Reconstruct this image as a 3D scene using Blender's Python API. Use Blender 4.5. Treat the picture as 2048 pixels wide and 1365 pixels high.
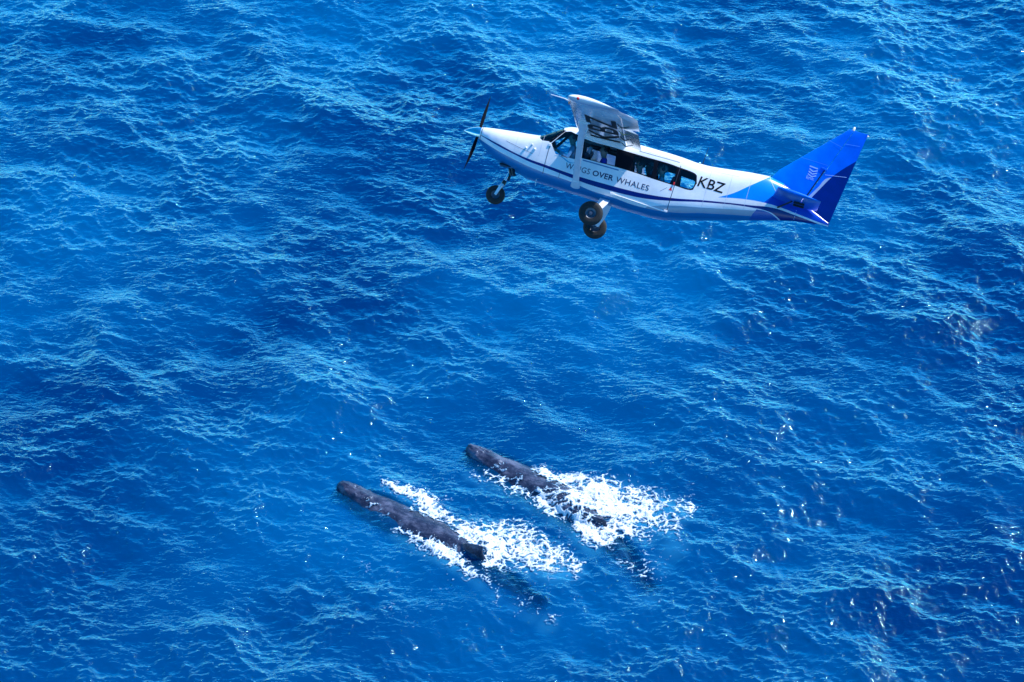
import bpy, bmesh, math, random
import numpy as np
from mathutils import Vector, Matrix, Euler

for _o in list(bpy.data.objects):
    bpy.data.objects.remove(_o, do_unlink=True)
SC = bpy.context.scene
COL = SC.collection
rad = math.radians

# ------------------------------------------------------------------ camera
CAM_H = 106.0                      # metres above the sea
CAM_PITCH = rad(40.0)              # looking down
cam_data = bpy.data.cameras.new('camera')
cam_data.sensor_width = 36.0
cam_data.lens = 36.0 * 6345.0 / 2048.0
cam_data.clip_start = 1.0
cam_data.clip_end = 60000.0
cam = bpy.data.objects.new('camera', cam_data)
COL.objects.link(cam)
cam.location = (0, 0, CAM_H)
cam.rotation_euler = (math.pi / 2 - CAM_PITCH, 0, 0)
SC.camera = cam

# ------------------------------------------------------------------ sky and sun
SUN_DIR = Vector((0.60, 0.363, 0.713)).normalized()      # towards the sun
SUN_EL = math.asin(SUN_DIR.z)
SUN_AZ = math.atan2(SUN_DIR.x, SUN_DIR.y)
world = bpy.data.worlds.new('World')
SC.world = world
world.use_nodes = True
wn = world.node_tree.nodes
wl = world.node_tree.links
wn.clear()
sky = wn.new('ShaderNodeTexSky')
sky.sky_type = 'NISHITA'
sky.sun_disc = False
sky.sun_elevation = SUN_EL
sky.sun_rotation = SUN_AZ
sky.air_density = 1.0
sky.dust_density = 0.4
sky.ozone_density = 4.0
bg = wn.new('ShaderNodeBackground')
bg.inputs['Strength'].default_value = 0.15
wo = wn.new('ShaderNodeOutputWorld')
hsv = wn.new('ShaderNodeHueSaturation')          # deep blue tropical sky
hsv.inputs['Saturation'].default_value = 1.55
wl.new(sky.outputs[0], hsv.inputs['Color'])
wl.new(hsv.outputs[0], bg.inputs[0])
wl.new(bg.outputs[0], wo.inputs[0])

sun_data = bpy.data.lights.new('sun', 'SUN')
sun_data.energy = 3.2
sun_data.angle = rad(0.53)
sun_data.color = (1.0, 0.975, 0.94)
sun = bpy.data.objects.new('sun', sun_data)
COL.objects.link(sun)
sun.location = (60, 20, 160)
sun.rotation_euler = SUN_DIR.to_track_quat('Z', 'Y').to_euler()

SC.view_settings.view_transform = 'Standard'
SC.view_settings.look = 'None'
SC.view_settings.gamma = 1.0
SC.view_settings.use_curve_mapping = False
SC.view_settings.exposure = 0.9

SC.render.engine = 'CYCLES'
SC.cycles.use_denoising = True
SC.cycles.max_bounces = 8
SC.cycles.diffuse_bounces = 3
SC.cycles.glossy_bounces = 3
SC.cycles.transmission_bounces = 6
SC.cycles.transparent_max_bounces = 12
SC.cycles.volume_bounces = 2
SC.cycles.sample_clamp_indirect = 6.0
SC.cycles.caustics_reflective = False
SC.cycles.caustics_refractive = False

rng = np.random.default_rng(7)
random.seed(7)

# ------------------------------------------------------------------ helpers
def tag(o, label=None, cat=None, group=None, kind=None):
    if label: o['label'] = label
    if cat: o['category'] = cat
    if group: o['group'] = group
    if kind: o['kind'] = kind
    return o

def empty(name, loc=(0, 0, 0)):
    o = bpy.data.objects.new(name, None)
    o.empty_display_size = 0.2
    COL.objects.link(o)
    o.location = loc
    return o

def link_mesh(name, me, mat=None, parent=None, smooth=True):
    if mat is not None and not me.materials:
        me.materials.append(mat)
    if smooth and len(me.polygons):
        me.polygons.foreach_set('use_smooth', np.ones(len(me.polygons), dtype=bool))
    o = bpy.data.objects.new(name, me)
    COL.objects.link(o)
    if parent is not None:
        o.parent = parent
    return o

def from_data(name, verts, faces, mat=None, parent=None, smooth=True):
    me = bpy.data.meshes.new(name)
    me.from_pydata([tuple(v) for v in verts], [], [tuple(f) for f in faces])
    me.update()
    return link_mesh(name, me, mat, parent, smooth)

def grid_mesh(name, co, nx, ny):
    """co: (ny,nx,3) array -> quad grid mesh, fast path"""
    me = bpy.data.meshes.new(name)
    nv = nx * ny
    me.vertices.add(nv)
    me.vertices.foreach_set('co', co.reshape(-1).astype(np.float32))
    i = np.arange(nx - 1)[None, :] + np.arange(ny - 1)[:, None] * nx
    q = np.stack([i, i + 1, i + 1 + nx, i + nx], -1).reshape(-1, 4)
    set_quads(me, q)
    return me

def set_quads(me, q):
    nf = len(q)
    me.loops.add(nf * 4)
    me.loops.foreach_set('vertex_index', q.reshape(-1).astype(np.int32))
    me.polygons.add(nf)
    me.polygons.foreach_set('loop_start', np.arange(0, nf * 4, 4, dtype=np.int32))
    me.polygons.foreach_set('use_smooth', np.ones(nf, dtype=bool))
    me.update(calc_edges=True)
    me.validate()

def new_mat(name):
    m = bpy.data.materials.new(name)
    m.use_nodes = True
    nt = m.node_tree
    nt.nodes.clear()
    out = nt.nodes.new('ShaderNodeOutputMaterial')
    return m, nt, out

def nd(nt, kind, **kw):
    n = nt.nodes.new(kind)
    for k, v in kw.items():
        if k.startswith('i_'):
            n.inputs[k[2:].replace('_', ' ')].default_value = v
        else:
            setattr(n, k, v)
    return n

def math_n(nt, op, a, b=None, c=None, clamp=False):
    n = nt.nodes.new('ShaderNodeMath')
    n.operation = op
    n.use_clamp = clamp
    for i, v in enumerate((a, b, c)):
        if v is None: continue
        if isinstance(v, (int, float)):
            n.inputs[i].default_value = v
        else:
            nt.links.new(v, n.inputs[i])
    return n.outputs[0]

def mixc(nt, fac, a, b):
    n = nt.nodes.new('ShaderNodeMix')
    n.data_type = 'RGBA'
    if isinstance(fac, (int, float)): n.inputs[0].default_value = fac
    else: nt.links.new(fac, n.inputs[0])
    for i, v in ((6, a), (7, b)):
        if isinstance(v, tuple): n.inputs[i].default_value = (*v[:3], 1)
        else: nt.links.new(v, n.inputs[i])
    return n.outputs[2]

def ramp(nt, fac, stops, interp='LINEAR'):
    n = nt.nodes.new('ShaderNodeValToRGB')
    n.color_ramp.interpolation = interp
    el = n.color_ramp.elements
    while len(el) < len(stops): el.new(0.5)
    for e, (p, c) in zip(el, stops):
        e.position = p
        e.color = (*c[:3], 1) if isinstance(c, tuple) else (c, c, c, 1)
    nt.links.new(fac, n.inputs[0])
    return n.outputs[0]

def principled(name, col, rough=0.5, metal=0.0, spec=0.5, coat=0.0, noise=0.0, nscale=8.0, bump=0.0):
    m, nt, out = new_mat(name)
    b = nd(nt, 'ShaderNodeBsdfPrincipled')
    b.inputs['Base Color'].default_value = (*col, 1)
    b.inputs['Roughness'].default_value = rough
    b.inputs['Metallic'].default_value = metal
    b.inputs['Specular IOR Level'].default_value = spec
    b.inputs['Coat Weight'].default_value = coat
    if noise or bump:
        tc = nd(nt, 'ShaderNodeTexCoord')
        nz = nd(nt, 'ShaderNodeTexNoise', i_Scale=nscale, i_Detail=5.0, i_Roughness=0.6)
        nt.links.new(tc.outputs['Object'], nz.inputs['Vector'])
        if noise:
            lo = tuple(c * (1 - noise) for c in col)
            hi = tuple(min(1, c * (1 + noise * 0.6)) for c in col)
            nt.links.new(ramp(nt, nz.outputs[0], [(0.3, lo), (0.7, hi)]), b.inputs['Base Color'])
        if bump:
            bp = nd(nt, 'ShaderNodeBump', i_Strength=bump, i_Distance=0.02)
            nt.links.new(nz.outputs[0], bp.inputs['Height'])
            nt.links.new(bp.outputs[0], b.inputs['Normal'])
    nt.links.new(b.outputs[0], out.inputs[0])
    return m

# ------------------------------------------------------------------ the sea
# wave field: directional spectrum, inverse FFT on a 102.4 m tile
FN, FL = 2048, 102.4
def wave_field():
    k = 2 * np.pi * np.fft.fftfreq(FN, FL / FN)
    kx, ky = np.meshgrid(k, k)
    kk = np.hypot(kx, ky)
    kk[0, 0] = 1.0
    th0 = math.atan2(0.84, 0.54)
    ang = np.arctan2(ky, kx) - th0
    # elevation spectrum in wavenumber: k^-3.6 with a swell peak near 14 m
    kp = 2 * np.pi / 24.0
    S = kk ** -3.6 * np.exp(-1.1 * (kp / kk) ** 2)
    spread = 0.16 + np.clip(np.cos(ang), 0, 1) ** 2.0 + 0.10 * np.cos(ang + 1.3) ** 4
    S *= spread
    S *= np.exp(-(kk / 32.0) ** 4)
    S[0, 0] = 0
    r = np.random.default_rng(23)
    h = (r.normal(size=(FN, FN)) + 1j * r.normal(size=(FN, FN))) * np.sqrt(S)
    z = np.fft.ifft2(h).real
    slope = math.hypot(*[np.fft.ifft2(1j * q * h).real.std() for q in (kx, ky)])
    nrm = 0.285 / slope
    h *= nrm
    # short waves come in gusty patches, long ones everywhere
    lo = np.exp(-(kk / 4.2) ** 2)
    G = np.exp(-((kx * 0.8 + ky * 0.6) * 3.2) ** 2 - ((ky * 0.8 - kx * 0.6) * 1.3) ** 2)
    g = np.fft.ifft2(np.fft.fft2(r.normal(size=(FN, FN))) * G).real
    g = np.clip(1.0 + 0.42 * g / g.std(), 0.3, 1.6)
    fs = (1.0, -1j * kx / kk, -1j * ky / kk)
    lows = [np.fft.ifft2(f * h * lo).real for f in fs]
    highs = [g * np.fft.ifft2(f * h * (1 - lo)).real for f in fs]
    # the steepest short waves spill over and lose height
    z = lows[0] + highs[0]; dd = FL / FN
    s2 = ((np.roll(z, -1, 1) - z) / dd) ** 2 + ((np.roll(z, -1, 0) - z) / dd) ** 2
    bl = np.fft.ifft2(np.fft.fft2(s2) * np.exp(-(kk * 0.22) ** 2)).real
    c = 1 / np.sqrt(np.maximum(1.0, np.maximum(bl, 0) / 0.13))
    out = [l + c * hi_ for l, hi_ in zip(lows, highs)]
    return out
WSC = 1.5                        # the tile is laid at 68 m
WZ, WDX, WDY = [f / WSC for f in wave_field()]
# keep the sharpest crests from folding over themselves
_dv = ((np.roll(WDX, -1, 1) - np.roll(WDX, 1, 1)) + (np.roll(WDY, -1, 0) - np.roll(WDY, 1, 0))) / (2 * FL / FN / WSC) * -0.62
_c = np.where(_dv < -0.55, 0.55 / np.maximum(-_dv, 0.55), 1.0)
for _k in range(6):
    _c = (_c + np.roll(_c, 1, 0) + np.roll(_c, -1, 0) + np.roll(_c, 1, 1) + np.roll(_c, -1, 1)) / 5
WDX, WDY = WDX * _c, WDY * _c

def sample_tile(A, x, y):
    u = (np.asarray(x) * WSC / FL * FN) % FN
    v = (np.asarray(y) * WSC / FL * FN) % FN
    i0 = np.floor(u).astype(int); j0 = np.floor(v).astype(int)
    fu = u - i0; fv = v - j0
    i0 %= FN; j0 %= FN
    i1 = (i0 + 1) % FN; j1 = (j0 + 1) % FN
    return (A[j0, i0] * (1 - fu) + A[j0, i1] * fu) * (1 - fv) + (A[j1, i0] * (1 - fu) + A[j1, i1] * fu) * fv

CHOP = -0.62
# the two whales: snout position, heading of the tail end, length, how high the back rides, curve to the side
WHALES = [dict(snout=(-8.62, 115.42), dir=(0.818, -0.575), L=13.0, lift=-0.05, bend=-1.15, fin=1.0),
          dict(snout=(-2.30, 118.25), dir=(0.811, -0.585), L=13.0, lift=-0.17, bend=-2.9, fin=0.45)]
def whale_coords(w, x, y):
    """distance behind the snout and to the side of the whale's axis"""
    dx, dy = x - w['snout'][0], y - w['snout'][1]
    s = dx * w['dir'][0] + dy * w['dir'][1]
    t = -dx * w['dir'][1] + dy * w['dir'][0]
    return s, t - w['bend'] * (np.clip(s / w['L'], 0, 1) ** 3 if isinstance(s, np.ndarray) else max(0, min(1, s / w['L'])) ** 3)
def whale_dist(x, y):
    d = np.full(np.shape(x), 1e3)
    for w in WHALES:
        s, t = whale_coords(w, x, y)
        d = np.minimum(d, np.hypot(np.maximum(np.maximum(-s, s - w['L'] * 0.95), 0), t))
    return d
def calm(x, y):
    d = whale_dist(x, y)
    k = np.clip((d - 0.8) / 4.0, 0, 1)
    return 0.72 + 0.28 * k * k * (3 - 2 * k)
def sea_height(x, y):
    """height of the displaced surface above (x,y): the sideways chop is undone by fixed point"""
    px, py = np.array(x, float), np.array(y, float)
    c = calm(px, py)
    for _ in range(4):
        px, py = x - CHOP * c * sample_tile(WDX, px, py), y - CHOP * c * sample_tile(WDY, px, py)
    return sample_tile(WZ, px, py) * c

def axis(lo, hi, step, far_lo, far_hi):
    core = np.arange(lo, hi + step * 0.5, step)
    def grow(start, end, sgn):
        out = []; d = step; p = start
        while sgn * (end - p) > 0:
            d *= 1.16
            p = p + sgn * d
            out.append(p)
        return out
    return np.array(grow(lo, far_lo, -1)[::-1] + list(core) + grow(hi, far_hi, 1))

XS = axis(-1.0, 1.0, 1.0 / 440, -700, 700)
YS = axis(98.0, 165.0, 0.08, -20000, 25000)
GX, GY = np.meshgrid(XS, YS)
GX = GX * (26.5 + 0.127 * (np.clip(GY, 60, 220) - 98.0))     # the sheet widens with distance
_fade = np.clip(1 - np.maximum(np.abs(GX) - 45, 0) / 120, 0, 1) * np.clip(1 - np.maximum(np.abs(GY - 132) - 46, 0) / 120, 0, 1)
_fade = _fade * calm(GX, GY)
co = np.stack([GX + CHOP * sample_tile(WDX, GX, GY) * _fade,
               GY + CHOP * sample_tile(WDY, GX, GY) * _fade,
               sample_tile(WZ, GX, GY) * _fade], -1)
def water_material():
    m, nt, out = new_mat('sea_water')
    L = nt.links
    geo = nd(nt, 'ShaderNodeNewGeometry')
    # fine ripples, drawn out along the crests
    st = nd(nt, 'ShaderNodeMapping')
    st.inputs['Rotation'].default_value = (0, 0, rad(30))
    st.inputs['Scale'].default_value = (0.55, 1.2, 1.0)
    L.new(geo.outputs['Position'], st.inputs['Vector'])
    n2 = nd(nt, 'ShaderNodeTexNoise', i_Scale=3.6, i_Detail=3.0, i_Roughness=0.6, i_Distortion=0.6)
    L.new(st.outputs[0], n2.inputs['Vector'])
    h = math_n(nt, 'MULTIPLY', n2.outputs[0], RIPPLE)
    bp = nd(nt, 'ShaderNodeBump', i_Strength=1.0, i_Distance=1.0)
    L.new(h, bp.inputs['Height'])
    at = nd(nt, 'ShaderNodeAttribute', attribute_name='bubbles')
    df = nd(nt, 'ShaderNodeBsdfDiffuse')
    n4 = nd(nt, 'ShaderNodeTexNoise', i_Scale=0.06, i_Detail=2.0, i_Roughness=0.5)
    L.new(geo.outputs['Position'], n4.inputs['Vector'])
    body = ramp(nt, n4.outputs[0], [(0.35, WCOL[0]), (0.68, WCOL[1])])
    ac0 = nd(nt, 'ShaderNodeAttribute', attribute_name='clear')
    sv = nd(nt, 'ShaderNodeVectorMath', operation='SCALE')
    L.new(body, sv.inputs[0]); L.new(math_n(nt, 'MULTIPLY_ADD', ac0.outputs['Fac'], 0.6, 1.0), sv.inputs['Scale'])
    L.new(mixc(nt, at.outputs['Fac'], sv.outputs[0], (0.04, 0.42, 0.70)), df.inputs[0])
    # light comes back out of the body of the water, not off its facets
    nm = nd(nt, 'ShaderNodeVectorMath', operation='MULTIPLY_ADD')
    nm.inputs[1].default_value = (0.12, 0.12, 0.12)
    nm.inputs[2].default_value = (0, 0, 0.88)
    L.new(geo.outputs['Normal'], nm.inputs[0])
    L.new(nm.outputs[0], df.inputs['Normal'])
    tr = nd(nt, 'ShaderNodeBsdfTransparent')
    tr.inputs[0].default_value = (0.35, 0.82, 1.0, 1)
    mb = nd(nt, 'ShaderNodeMixShader')
    ac = nd(nt, 'ShaderNodeAttribute', attribute_name='clear')
    afac = math_n(nt, 'SUBTRACT', 1.0, math_n(nt, 'MULTIPLY', math_n(nt, 'MULTIPLY', ac.outputs['Fac'], 1 - SURF_A), math_n(nt, 'SUBTRACT', 1.0, at.outputs['Fac'])), clamp=True)
    L.new(afac, mb.inputs[0]); L.new(tr.outputs[0], mb.inputs[1]); L.new(df.outputs[0], mb.inputs[2])
    gl = nd(nt, 'ShaderNodeBsdfGlossy', i_Roughness=0.052)
    gl.inputs[0].default_value = (0.43, 0.93, 0.94, 1)
    L.new(bp.outputs[0], gl.inputs['Normal'])
    lw = nd(nt, 'ShaderNodeLayerWeight', i_Blend=0.5)
    L.new(bp.outputs[0], lw.inputs['Normal'])
    fr = ramp(nt, lw.outputs['Facing'], REFL)
    mx = nd(nt, 'ShaderNodeMixShader')
    L.new(fr, mx.inputs[0]); L.new(mb.outputs[0], mx.inputs[1]); L.new(gl.outputs[0], mx.inputs[2])
    L.new(mx.outputs[0], out.inputs['Surface'])
    return m
REFL = [(0.0, 0.015), (0.36, 0.03), (0.46, 0.12), (0.57, 0.42), (0.72, 0.80), (0.9, 0.95)]
RIPPLE = 0.075
SURF_A = 0.20
WCOL = ((0.0, 0.024, 0.112), (0.0, 0.076, 0.225))
def depth_material(alpha, i):
    """one veil of the blue water body: part of the light turns back here, the rest goes on down"""
    m, nt, out = new_mat('water_body')
    df = nd(nt, 'ShaderNodeBsdfDiffuse')
    df.inputs[0].default_value = (0.0, 0.135, 0.37, 1)
    tr = nd(nt, 'ShaderNodeBsdfTransparent')
    mb = nd(nt, 'ShaderNodeMixShader')
    mb.inputs[0].default_value = alpha
    nt.links.new(tr.outputs[0], mb.inputs[1]); nt.links.new(df.outputs[0], mb.inputs[2])
    nt.links.new(mb.outputs[0], out.inputs[0])
    return m

# ------------------------------------------------------------------ white water round the whales: how much foam lies where
WPROF = np.array([  # s/L, half width, top, bottom (heights above still water)
    (0.000, 0.05, 0.02, -0.25), (0.008, 0.17, 0.18, -0.42), (0.025, 0.31, 0.29, -0.72), (0.055, 0.44, 0.29, -1.00), (0.09, 0.58, 0.21, -1.30),
    (0.14, 0.74, 0.17, -1.50), (0.20, 0.86, 0.18, -1.65), (0.30, 0.97, 0.23, -1.78), (0.40, 1.00, 0.35, -1.74), (0.50, 0.91, 0.44, -1.55), (0.58, 0.80, 0.40, -1.32),
    (0.645, 0.68, 0.28, -1.15), (0.70, 0.57, 0.10, -1.00), (0.78, 0.50, -0.06, -0.92), (0.87, 0.38, -0.28, -0.90), (0.94, 0.28, -0.50, -0.92), (1.0, 0.17, -0.70, -0.94)])
def whale_prof(u):
    return [np.interp(u, WPROF[:, 0], WPROF[:, c]) * (1.12 if c == 1 else 1.0) for c in (1, 2, 3)]
def whale_top(x, y):
    z = np.full(np.shape(x), -9.0)
    for w in WHALES:
        s, t = whale_coords(w, x, y)
        u = s / w['L']
        hw, tp, bt = whale_prof(np.clip(u, 0, 1))
        r = np.abs(t) / hw
        zz = (tp + bt) / 2 + (tp - bt) / 2 * np.sqrt(np.clip(1 - r ** 2.3, 0, 1)) + w['lift']
        z = np.where((r < 1) & (u > 0) & (u < 1), np.maximum(z, zz), z)
    return z
FOAM = [[  # x, y, radius, amount -- nearer whale
    (-6.35, 115.35, .28, .55), (-5.9, 115.2, .38, .85), (-5.3, 115.0, .42, .95), (-4.75, 114.6, .48, 1.0), (-4.3, 114.1, .50, 1.05), (-3.95, 113.5, .55, 1.1), (-3.5, 112.95, .50, 1.0), (-3.0, 112.5, .42, .9), (-2.4, 111.9, .42, .9),
    (-1.9, 111.4, .60, 1.0), (-1.2, 110.9, .75, 1.1), (-0.7, 110.3, .65, .9), (-1.0, 109.6, .5, .8),
    (-2.0, 112.6, .6, .45), (-0.9, 112.3, .8, .62), (0.0, 111.8, .9, .72), (0.9, 111.2, .9, .66), (1.7, 110.6, .95, .60), (2.5, 110.0, .9, .54), (3.1, 109.5, .6, .42), (0.2, 110.6, .8, .55), (1.2, 109.6, .85, .52), (2.2, 109.2, .8, .46), (-.1, 109.4, .6, .4),
    (-5.55, 112.0, .34, .6), (-5.1, 111.7, .36, .7), (-4.6, 111.35, .42, .9), (-4.0, 110.9, .48, 1.05), (-3.4, 110.45, .5, 1.1), (-2.9, 110.05, .45, 1.0), (-2.5, 109.6, .45, .85), (-1.9, 109.0, .4, .7), (-1.3, 108.5, .45, .5), (-.6, 107.8, .5, .42), (.3, 107.1, .5, .36), (1.1, 106.5, .6, .36), (1.8, 106.0, .5, .3),
    (-7.25, 114.25, .30, .75), (-6.9, 113.85, .28, .72), (-6.5, 113.9, .22, .6), (-6.2, 113.3, .3, .55), (-5.0, 113.3, .28, .62), (-4.7, 112.7, .25, .6), (-4.3, 113.0, .22, .5)],
   [(1.5, 116.4, .45, .6), (1.9, 116.0, .6, .75), (2.6, 115.7, .6, .8), (3.3, 115.4, .8, .85), (4.3, 115.1, .9, .8), (5.4, 114.8, 1.0, .72), (6.5, 114.4, .9, .66), (7.4, 114.1, .8, .6), (8.2, 113.8, .7, .58), (8.6, 113.2, .5, .5),
    (2.0, 114.6, .6, .7), (2.8, 114.2, .8, .95), (3.8, 113.8, .9, 1.0), (4.8, 113.4, .9, 1.0), (5.8, 113.3, .9, .85), (6.8, 113.0, .8, .66), (7.6, 112.5, .7, .52), (7.9, 111.9, .5, .45),
    (3.3, 112.9, .6, .9), (3.5, 112.2, .55, .95), (3.9, 111.7, .6, 1.0), (4.3, 111.2, .55, .85), (4.9, 112.2, .8, .8), (5.7, 111.9, .6, .45), (6.6, 111.5, .6, .35),
    (-1.9, 116.4, .5, .42), (-1.2, 116.0, .5, .46), (-0.5, 115.6, .55, .5), (0.1, 115.1, .5, .5), (.8, 114.6, .6, .55), (1.5, 114.1, .6, .62), (2.3, 113.3, .55, .62), (-.7, 116.6, .5, .30), (0.4, 115.9, .5, .36),
    (5.2, 110.2, .6, .42), (5.6, 109.5, .6, .38), (6.1, 108.7, .6, .3), (6.9, 109.8, .8, .28), (7.9, 111.0, .7, .34), (6.5, 107.6, .7, .26)]]
def foam_amount(i, x, y):
    d = np.zeros(np.shape(x))
    for fx, fy_, r, a in FOAM[i]:
        d = np.maximum(d, a * np.exp(-((x - fx) ** 2 + (y - fy_) ** 2) / (1.25 * r) ** 2)) if a < 0.35 else d + 0.72 * a * np.exp(-((x - fx) ** 2 + (y - fy_) ** 2) / r ** 2) * (1 - np.clip(d, 0, 1) * 0.75)
    return np.clip(d, 0, 1.15)

near = (np.abs(GX) < 14) & (GY > 101) & (GY < 123)
bubbles = np.zeros(GX.shape)
_am = np.zeros(GX.shape)
for i in (0, 1):
    _am[near] = np.maximum(_am[near], foam_amount(i, GX[near] + 0.15, GY[near] + 0.3))
_wd = np.full(GX.shape, 99.0); _wd[near] = whale_dist(GX[near], GY[near])
bubbles = np.clip(_am * 0.66 - 0.05, 0, 0.58) * np.clip((_wd - 0.5) / 0.8, 0, 1)
# the water is clear to look into over and beside each body; mostly on its near side
clear = np.zeros(GX.shape)
for w in WHALES:
    s_, t_ = whale_coords(w, GX[near], GY[near])
    hw_ = whale_prof(np.clip(s_ / w['L'], 0, 1))[0]
    d_ = np.where(t_ > 0, np.maximum(t_ - 0.55 * hw_, 0) / 0.55, np.maximum(-t_ - 0.9 * hw_, 0) / 1.5)
    e_ = np.maximum(np.maximum((0.3 - s_) / 0.3, (s_ - w['L']) / 1.0), 0)
    clear[near] = np.maximum(clear[near], np.clip(1 - np.hypot(d_, e_), 0, 1))
clear = clear * clear * (3 - 2 * clear)

water = grid_mesh('sea', co, len(XS), len(YS))
for _n, _v in (('bubbles', bubbles), ('clear', clear)):
    _a = water.attributes.new(_n, 'FLOAT', 'POINT')
    _a.data.foreach_set('value', _v.reshape(-1).astype(np.float32))
sea = link_mesh('sea', water, water_material())
tag(sea, kind='structure')
# veils of the water body under the clear water by the whales
lx, ly = np.meshgrid(np.arange(-15, 15.01, 0.25), np.arange(101, 123.01, 0.25))
lh = sea_height(lx, ly)
for _z, _al in ((0.45, 0.25), (0.80, 0.36), (1.20, 0.55), (1.80, 1.0)):
    _me = grid_mesh('sea_depth', np.stack([lx, ly, lh * max(0.2, 1 - _z * 0.6) - _z], -1), lx.shape[1], lx.shape[0])
    tag(link_mesh('sea_depth', _me, depth_material(_al, 0)), kind='structure')

# ------------------------------------------------------------------ the aeroplane (body axes: x nose, y left wing, z up; metres)
PLANE_LOC = Vector((2.0803782505910164, 60.017645506609014, 60.84695763701612))
PLANE_ROT = Matrix(((-0.958300905607656, -0.06248404124920591, 0.27884604874502716),
                    (0.2400217711055392, -0.7055503297578031, 0.6667745357870346),
                    (0.15507715404567723, 0.7058997639664025, 0.691127050205149)))      # banked right, nose a little up
PLANE_MW = Matrix.Translation(PLANE_LOC) @ PLANE_ROT.to_4x4()
plane = empty('airplane')
plane.matrix_world = PLANE_MW
tag(plane, 'white and blue single propeller high wing aeroplane banking above the sea', 'aeroplane')

# x, top, bottom, half width, squareness
STN = np.array([
    ( 2.985, 0.275, -0.030, 0.165, 2.1),
    ( 2.94,  0.285, -0.085, 0.235, 2.1),
    ( 2.72,  0.318, -0.240, 0.365, 2.3),
    ( 2.44,  0.350, -0.395, 0.450, 2.5),
    ( 2.17,  0.380, -0.490, 0.505, 2.7),
    ( 1.87,  0.405, -0.550, 0.550, 2.9),
    ( 1.59,  0.432, -0.600, 0.590, 3.2),
    ( 1.50,  0.475, -0.608, 0.600, 3.4),
    ( 1.25,  0.640, -0.625, 0.620, 3.7),
    ( 1.06,  0.765, -0.632, 0.635, 4.0),
    ( 0.92,  0.822, -0.635, 0.640, 4.2),
    ( 0.75,  0.845, -0.638, 0.645, 4.4),
    ( 0.00,  0.850, -0.655, 0.650, 4.6),
    (-0.76,  0.845, -0.695, 0.650, 4.6),
    (-1.48,  0.842, -0.690, 0.645, 4.5),
    (-1.80,  0.832, -0.655, 0.630, 4.3),
    (-2.15,  0.805, -0.560, 0.595, 4.0),
    (-2.45,  0.812, -0.485, 0.550, 3.7),
    (-2.82,  0.860, -0.385, 0.490, 3.4),
    (-3.40,  0.945, -0.225, 0.390, 3.0),
    (-3.87,  0.985, -0.100, 0.300, 2.7),
    (-4.30,  0.900,  0.025, 0.210, 2.5),
    (-4.70,  0.700,  0.120, 0.130, 2.4),
    (-5.10,  0.480,  0.180, 0.075, 2.2),
    (-5.50,  0.300,  0.235, 0.025, 2.0)])
_sx = np.linspace(-5.5, 2.985, 1700)
_st = []
for c in range(1, 5):
    v = np.interp(_sx, STN[::-1, 0], STN[::-1, c])
    kern = np.exp(-np.linspace(-2, 2, 33) ** 2); kern /= kern.sum()
    pad = np.concatenate([2 * v[0] - v[1:17][::-1], v, 2 * v[-1] - v[-17:-1][::-1]])
    _st.append(np.convolve(pad, kern, 'valid'))
def fus(x):
    return [np.interp(x, _sx, a) for a in _st]          # top, bottom, half width, n
def fus_y(x, z):
    """half width of the left flank at (x,z)"""
    t, b, w, n = fus(x)
    u = np.clip(np.abs((np.asarray(z) - (t + b) / 2) / ((t - b) / 2)), 0, 0.999)
    return w * (1 - u ** n) ** (1 / n)
def ring(x, m, inset=0.0, floor=0.0):
    t, b, w, n = fus(x)
    t = t - inset; b = b + inset + floor; w = w - inset
    th = np.linspace(0, 2 * np.pi, m, endpoint=False) + np.pi / m
    c, s = np.cos(th), np.sin(th)
    y = w * np.sign(c) * np.abs(c) ** (2 / n)
    z = (t + b) / 2 + (t - b) / 2 * np.sign(s) * np.abs(s) ** (2 / n)
    return np.stack([np.full(m, x), y, z], -1)
def loft(rings, flip=False):
    m = len(rings[0]); V = np.concatenate(rings)
    Fc = []
    for i in range(len(rings) - 1):
        for j in range(m):
            a, b2 = i * m + j, i * m + (j + 1) % m
            f = (a, b2, b2 + m, a + m)
            Fc.append(f[::-1] if flip else f)
    f0 = tuple(range(m)); f1 = tuple(range((len(rings) - 1) * m, len(rings) * m))
    Fc.append(f0 if flip else f0[::-1]); Fc.append(f1[::-1] if flip else f1)
    return V, Fc

# --- paint: the livery is a function of the position on the airframe
def curve_z(nt, xs, pts):
    n = nt.nodes.new('ShaderNodeFloatCurve')
    cm = n.mapping
    c = cm.curves[0]
    P = sorted(((p[0] + 6.0) / 10.0, (p[1] + 1.0) / 4.0) for p in pts)
    P = [(0.0, P[0][1])] + P + [(1.0, P[-1][1])]
    while len(c.points) < len(P): c.points.new(0.5, 0.5)
    for q, v in zip(c.points, P):
        q.location = v
        q.handle_type = 'VECTOR' if v in (P[0], P[-1]) else 'AUTO'
    cm.update()
    nt.links.new(xs, n.inputs['Value'])
    return n.outputs[0]

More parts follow.
